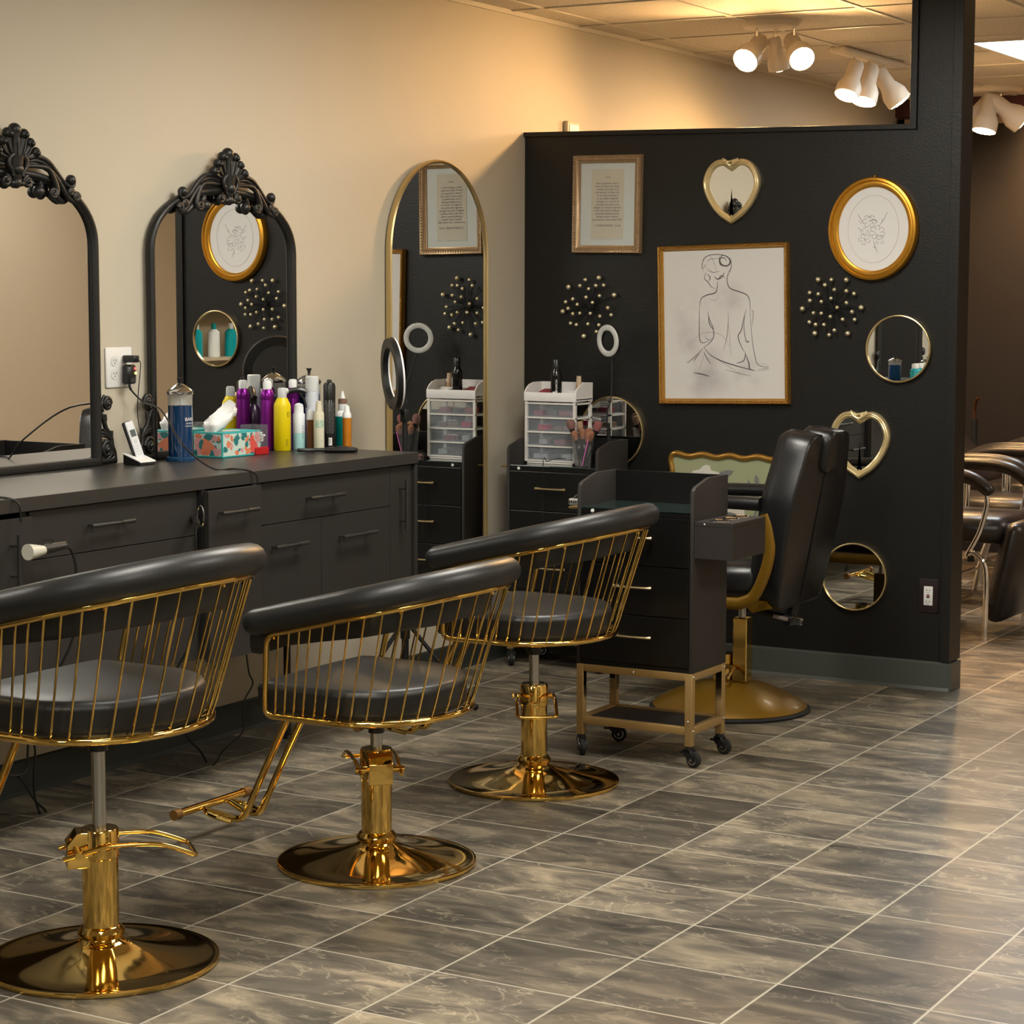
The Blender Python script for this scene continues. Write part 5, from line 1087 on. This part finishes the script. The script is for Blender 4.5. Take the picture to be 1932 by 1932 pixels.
m = MB(); m.tube([b_.lerp(c_, .02)+V((.001, 0, .0115)), b_.lerp(c_, .98)+V((.001, 0, .0085))], .004, 6); m.build('silver_trim', STEEL, r)
m = MB(); m.tube(catmull([b_+V((0, -.012, .01)), b_+V((0, .0, .026)), b_.lerp(c_, .4)+V((0, 0, .022)), b_.lerp(c_, .45)+V((0, 0, .01))], 4), .0018, 6); m.build('hook_wire', BLKP, r)
m = MB(); m.tube(catmull([c_, c_+V((.0, .025, -.02)), c_+V((0, .04, -.09)), c_+V((-.02, .045, -.25)), c_+V((-.1, .02, -.4))], 5), .004, 7); m.build('cord', BLKP, r)
# loose cables under the counter
def cable(pts, label, rad=.0035): m = MB(); m.tube(catmull(pts, 6), rad, 7); m.build('loose_cable', BLKP, label=label, cat='cable', group='cables hanging under the counter')
A = lambda px, py, x: at(px, py, x=x)
cable([A(54, 1372, .2), A(52, 1420, .2), A(50, 1450, .2), A(38, 1462, .2), A(16, 1462, .2), A(2, 1446, .2)], 'black cable ending in a plug at the lower left, curling to the frame edge')
cable([A(56, 1372, .22), A(66, 1415, .22), A(64, 1460, .22), A(66, 1505, .22), A(76, 1535, .22), A(87, 1546, .22), A(86, 1530, .22), A(66, 1510, .22), A(46, 1478, .22), A(34, 1466, .22)], 'black cable hanging in a long loop behind the nearest chair')
cable([A(350, 1350, .2), A(352, 1388, .2), A(380, 1420, .2), A(395, 1452, .2)], 'black cable slanting down between the first two gold chairs')
cable([A(465, 1235, .25), A(470, 1270, .25), A(477, 1290, .25), A(462, 1320, .25), A(458, 1350, .25), A(459, 1378, .25), A(440, 1400, .25), A(420, 1418, .25), A(408, 1438, .25), A(400, 1445, .25)], 'black cable curving down to the floor left of the middle chair', .003)

# ------------------------------------------------------------------ barber chair (local: faces +X)
bc = empty('barber_chair', (1.267, -.726, 0), pi, 'black reclining barber chair on a wide gold base beside the partition', 'chair')
MB().lathe([(.001, 0), (.287, 0), (.289, .008), (.28, .014), (.001, .014)], 72).build('rubber_ring', RUBBER, bc)
MB().lathe([(.276, .0142), (.277, .017), (.262, .03), (.2, .062), (.14, .087), (.08, .1), (.05, .104), (.001, .104)], 72, cap=False).build('base_plate', GOLDO, bc, smooth=60)
m = MB(); m.lathe([(.001, .105), (.04, .105), (.04, .2), (.001, .2)], 32, (.025, 0, 0)); m.build('pump_cylinder', GOLD, bc)
m = MB(); m.box(-.074, -.02, -.027, .027, .105, .335, .003); m.box(-.075, -.019, -.028, .028, .18, .1825); m.build('pump_column', GOLD, bc, smooth=20)
m = MB(); m.tube([(-.035, .1, .13), (-.035, .045, .155), (.06, .02, .17), (.1, -.03, .17)], .0085, 10); m.tube([(-.035, .1, .13), (-.035, .115, .124)], .011, 10); m.build('pump_pedal', mat('dark_brass', (.3, .18, .05), .3, .8), bc)
m = MB(); m.lathe([(.001, .3), (.014, .3), (.014, .43), (.001, .43)], 20, (-.045, 0, 0)); m.build('piston', STEEL, bc)
m = MB(); m.box(-.22, .2, -.13, .13, .405, .428, .003); m.prism([(-.24, .405), (-.22, .43), (-.12, .43), (-.17, .385)], .17, .2, 'y'); m.build('seat_support', GOLDO, bc, smooth=20)
m = MB(); m.box(-.2, .25, -.215, .215, .43, .55, .035); m.build('seat_cushion', VINYL2, bc, smooth=60)
for s in (-1, 1):
    P = [(-.225, .235, .735), (-.24, .235, .68), (-.245, .235, .6), (-.225, .235, .52), (-.19, .235, .45), (-.15, .235, .425), (-.1, .235, .418), (.15, .235, .418), (.2, .235, .44), (.225, .235, .5), (.225, .235, .73)]
    m = MB(); m.tube(catmull([(x, -s*y, z) for x, y, z in P], 5), .021, 12, up=(0, 1, 0), asp=.5); m.build('arm_frame', GOLDO, bc)
    m = MB(); m.tube(catmull([(-.21, -s*.235, .768), (-.1, -s*.24, .77), (.1, -s*.24, .768), (.24, -s*.235, .76), (.26, -s*.235, .745)], 4), [.028]*15+[.024, .018], 14, up=(0, 0, 1), asp=.85); m.build('armrest', VINYL2, bc)
# backrest : outline in the tilted plane (v across, h up), thickness to the front
tl_ = R_(10.5); mxb = M.Translation((-.262, 0, .395)) @ M.Rotation(-tl_, 4, 'Y')
half = [(.0, 0), (.17, 0), (.195, .02), (.215, .1), (.232, .2), (.24, .28), (.243, .36), (.236, .42), (.215, .49), (.2, .54), (.19, .58), (.165, .612), (.12, .622), (.085, .618)]
outl = half+[(.075, .605), (.07, .58)]+[(-.07, .58), (-.075, .605)]+[(-v, h) for v, h in reversed(half[1:])]
def inset(o, k):
    n = len(o); res = []
    for i in range(n):
        a_, c_ = V(o[i-1]), V(o[(i+1) % n]); t_ = (c_-a_).normalized(); nn = V((-t_.y, t_.x)); res.append((o[i][0]+nn.x*k, o[i][1]+nn.y*k))
    return res
o2 = outl
m = MB(); rs = []
for k, x in ((.012, .0), (.003, .004), (0, .012), (-.0, .085), (.004, .105), (.016, .122), (.03, .13)):
    rs.append([(x, v, h) for v, h in inset(o2, k)])
m.loft(rs, mx=mxb); m.build('backrest', VINYL2, bc, smooth=50)
m = MB(); m.tube([(-.0015, 0, .02), (-.0025, 0, .3), (-.0015, 0, .54)], .0022, 6, mx=mxb); m.build('back_seam', RUBBER, bc)
m = MB(); m.tube([(.0045, v, h) for v, h in inset(o2, .002)], .0025, 6, closed=True, mx=mxb); m.build('piping', VINYL2, bc)
hr = MB(); out = []
for i in range(32):
    a_ = 2*pi*i/32; out.append((  .066*math.copysign(abs(cos(a_))**.55, cos(a_)), .072*math.copysign(abs(sin(a_))**.6, sin(a_))*(1 if sin(a_) > 0 else 1.15)))
rs = []
for k, x in ((.75, -.024), (.93, -.02), (1, -.008), (1, .06), (.95, .08), (.8, .09), (.5, .094)): rs.append([(x, v*k, .562+h*k) for v, h in out])
hr.loft(rs, mx=mxb); hr.build('headrest', VINYL2, bc, smooth=60)
m = MB(); m.tube([(-.026, .078*.9*cos(2*pi*i/40), .575+.088*.9*sin(2*pi*i/40)) for i in range(0)] or [(.035, -.03, .45), (.035, -.03, .56)], .006, 8, mx=mxb); m.box(.02, .05, -.05, .05, .47, .488, mx=mxb); m.build('headrest_post', BLKM, bc)
m = MB(); m.box(.01, .03, -.03, .03, -.075, .01, mx=mxb); m.tube([(-.1, .08, .38), (-.19, .06, .362), (-.28, .03, .345)], .012, 8); m.build('recline_linkage', BLKM, bc)
m = MB(); m.tube([(-.2, .085, .362), (-.25, .075, .352)], .007, 8); m.build('lever_sleeve', mat('grey_sleeve', (.3, .25, .22), .4), bc)
m = MB(); m.tube([(-.262, .072, .35), (-.3, .06, .344)], [.014, .012], 12); m.build('lever_knob', GLASS, bc)
m = MB(); m.box(.26, .34, -.16, .16, .34, .5, .02); m.build('leg_pad', VINYL2, bc, smooth=50)
m = MB(); m.tube([(.2, -.1, .42), (.36, -.1, .2), (.42, -.1, .14), (.42, .1, .14), (.36, .1, .2), (.2, .1, .42)], .012, 8); m.build('footrest', GOLDO, bc)

# ------------------------------------------------------------------ reclining wash chairs in the room beyond (local: faces +X)
def wash_chair(loc, label, rz=0):
    r = empty('wash_chair', loc, rz, label, 'chair', 'black wash chairs beyond the partition')
    m = MB(); m.box(-.3, .27, -.235, .235, .4, .52, .045); m.build('seat_cushion', VINYLB, r, smooth=60)
    mx = M.Translation((.3, 0, .5)) @ M.Rotation(R_(12), 4, 'Y')
    m = MB(); m.box(-.045, .05, -.235, .235, -.45, -.005, .035, mx=mx); m.build('leg_rest', VINYLB, r, smooth=60)
    mx = M.Translation((-.3, 0, .5)) @ M.Rotation(R_(-48), 4, 'Y')
    m = MB(); m.box(-.06, .05, -.24, .24, -.02, .62, .045, mx=mx); m.build('backrest', VINYLB, r, smooth=60)
    mx2 = mx @ M.Translation((.04, 0, .63)); m = MB(); m.tube([(-.02, -.13, 0), (-.02, .13, 0)], .05, 16, mx=mx2); m.build('neck_pad', VINYLB, r)
    for s in (-1, 1):
        m = MB(); m.tube(catmull([(-.33, s*.29, .64), (-.2, s*.29, .70), (0, s*.29, .71), (.12, s*.29, .695), (.19, s*.29, .655), (.215, s*.29, .625)], 5), [.03]*22+[.029, .027, .022, .014], 14, up=(0, 0, 1)); m.build('armrest', VINYLB, r)
        m = MB(); m.tube(catmull([(.19, s*.29, .64), (.2, s*.29, .58), (.17, s*.29, .46), (.12, s*.29, .36), (.14, s*.29, .37), (.19, s*.29, .33), (.205, s*.29, .26), (.205, s*.29, .12), (.205, s*.29, .0)], 5), .0125, 10); lg = m.build('leg', CHROME, r)
        m = MB(); m.tube(catmull([(-.1, s*.29, .67), (-.1, s*.29, .5), (-.12, s*.29, .38), (-.2, s*.29, .2), (-.24, s*.29, .0)], 5), .0125, 10); m.build('leg', CHROME, r)
    m = MB(); m.tube([(.205, -.29, .14), (.205, .29, .14)], .01, 8); m.tube([(-.22, -.29, .12), (-.22, .29, .12)], .01, 8); m.build('stretcher', CHROME, r)
    return r
wash_chair((1.36, 1.6, 0), 'black wash chair with chrome legs, nearest beyond the partition')
wash_chair((1.30, 2.45, 0), 'second black wash chair, behind the nearest one beyond the partition')
wash_chair((1.24, 3.30, 0), 'farthest reclining wash chair against the dark back wall', 0)
r = empty('wash_basin_faucet', (.99, 3.9, .0), 0, 'thin metal faucet on a post by the farthest wash chair', 'faucet')
fq = at(1838, 800, y=3.9)
r.location = (fq.x, 3.9, 0)
m = MB(); m.tube([(0, 0, 0), (0, 0, .8)], .02, 10); m.build('post', BLKM, r); m = MB(); m.tube(catmull([(0, 0, .8), (.0, 0, .86), (.01, -.01, .9), (.03, -.02, .92)], 5), .011, 8); m.build('spout', mat('dark_copper_metal', (.12, .06, .03), .3, .9), r)

# ------------------------------------------------------------------ things out of the frame that the little mirrors pick up
for i, (y, nm, bm_) in enumerate(((-4.62, 'purple', PUR), (-4.53, 'teal', None), (-4.44, 'purple', PUR), (-4.35, 'teal', None), (-4.27, 'teal', None))):
    aerosol(V((.2, y, CZ+.0005)), .03 if bm_ is None else .024, .105, .03, bm_ or mat('turquoise_bottle', (.0, .3, .34), .3), '%s bottle out of the frame, mirrored in the round mirror, %s' % (nm, ('nearest', 'second', 'middle', 'fourth', 'farthest')[i]), g='bottles mirrored in the round mirror', capr=.7)
comb_jar(V((.12, -4.72, CZ+.0005)), 'disinfectant jar out of the frame, mirrored beside turquoise bottles', .62)
r = empty('display_shelf', (XR-.16, -4.35, 0), 0, 'retail shelf on the right wall behind the camera side, seen only in mirrors', 'shelf')
m = MB(); m.box(-.15, -.0+.15, -.62, -.6, 0, 1.9); m.box(-.15, .15, .6, .62, 0, 1.9); m.box(.14, .155, -.6, .6, 0, 1.9); m.build('side_panels', mat('pale_wood', (.45, .36, .24), .5), r, smooth=0)
for z in (.3, .7, 1.05, 1.4, 1.75): MB().box(-.15, .14, -.6, .6, z-.02, z).build('shelf_board', MATS['pale_wood'], r, smooth=0)
TQ = MATS['turquoise_bottle']
for j, z in enumerate((1.05, 1.4)):
    for i in range(6):
        w_ = (i+j) % 2
        bottle('retail_bottle', V((XR-.2, -4.85+i*.19, z+.0005)), [('body', [(.001, 0), (.04, 0), (.042, .004), (.04, .17), (.02, .19), (.001, .19)], TQ if w_ else WC), ('cap', [(.001, .1905), (.018, .1905), (.018, .23), (.001, .231)], WC if w_ else TQ)], '%s retail bottle on the %s shelf of the right wall, place %s from the camera' % ('turquoise' if w_ else 'white', ('lower', 'upper')[j], ('one', 'two', 'three', 'four', 'five', 'six')[i]), 'bottle', 'bottles on the retail shelf')
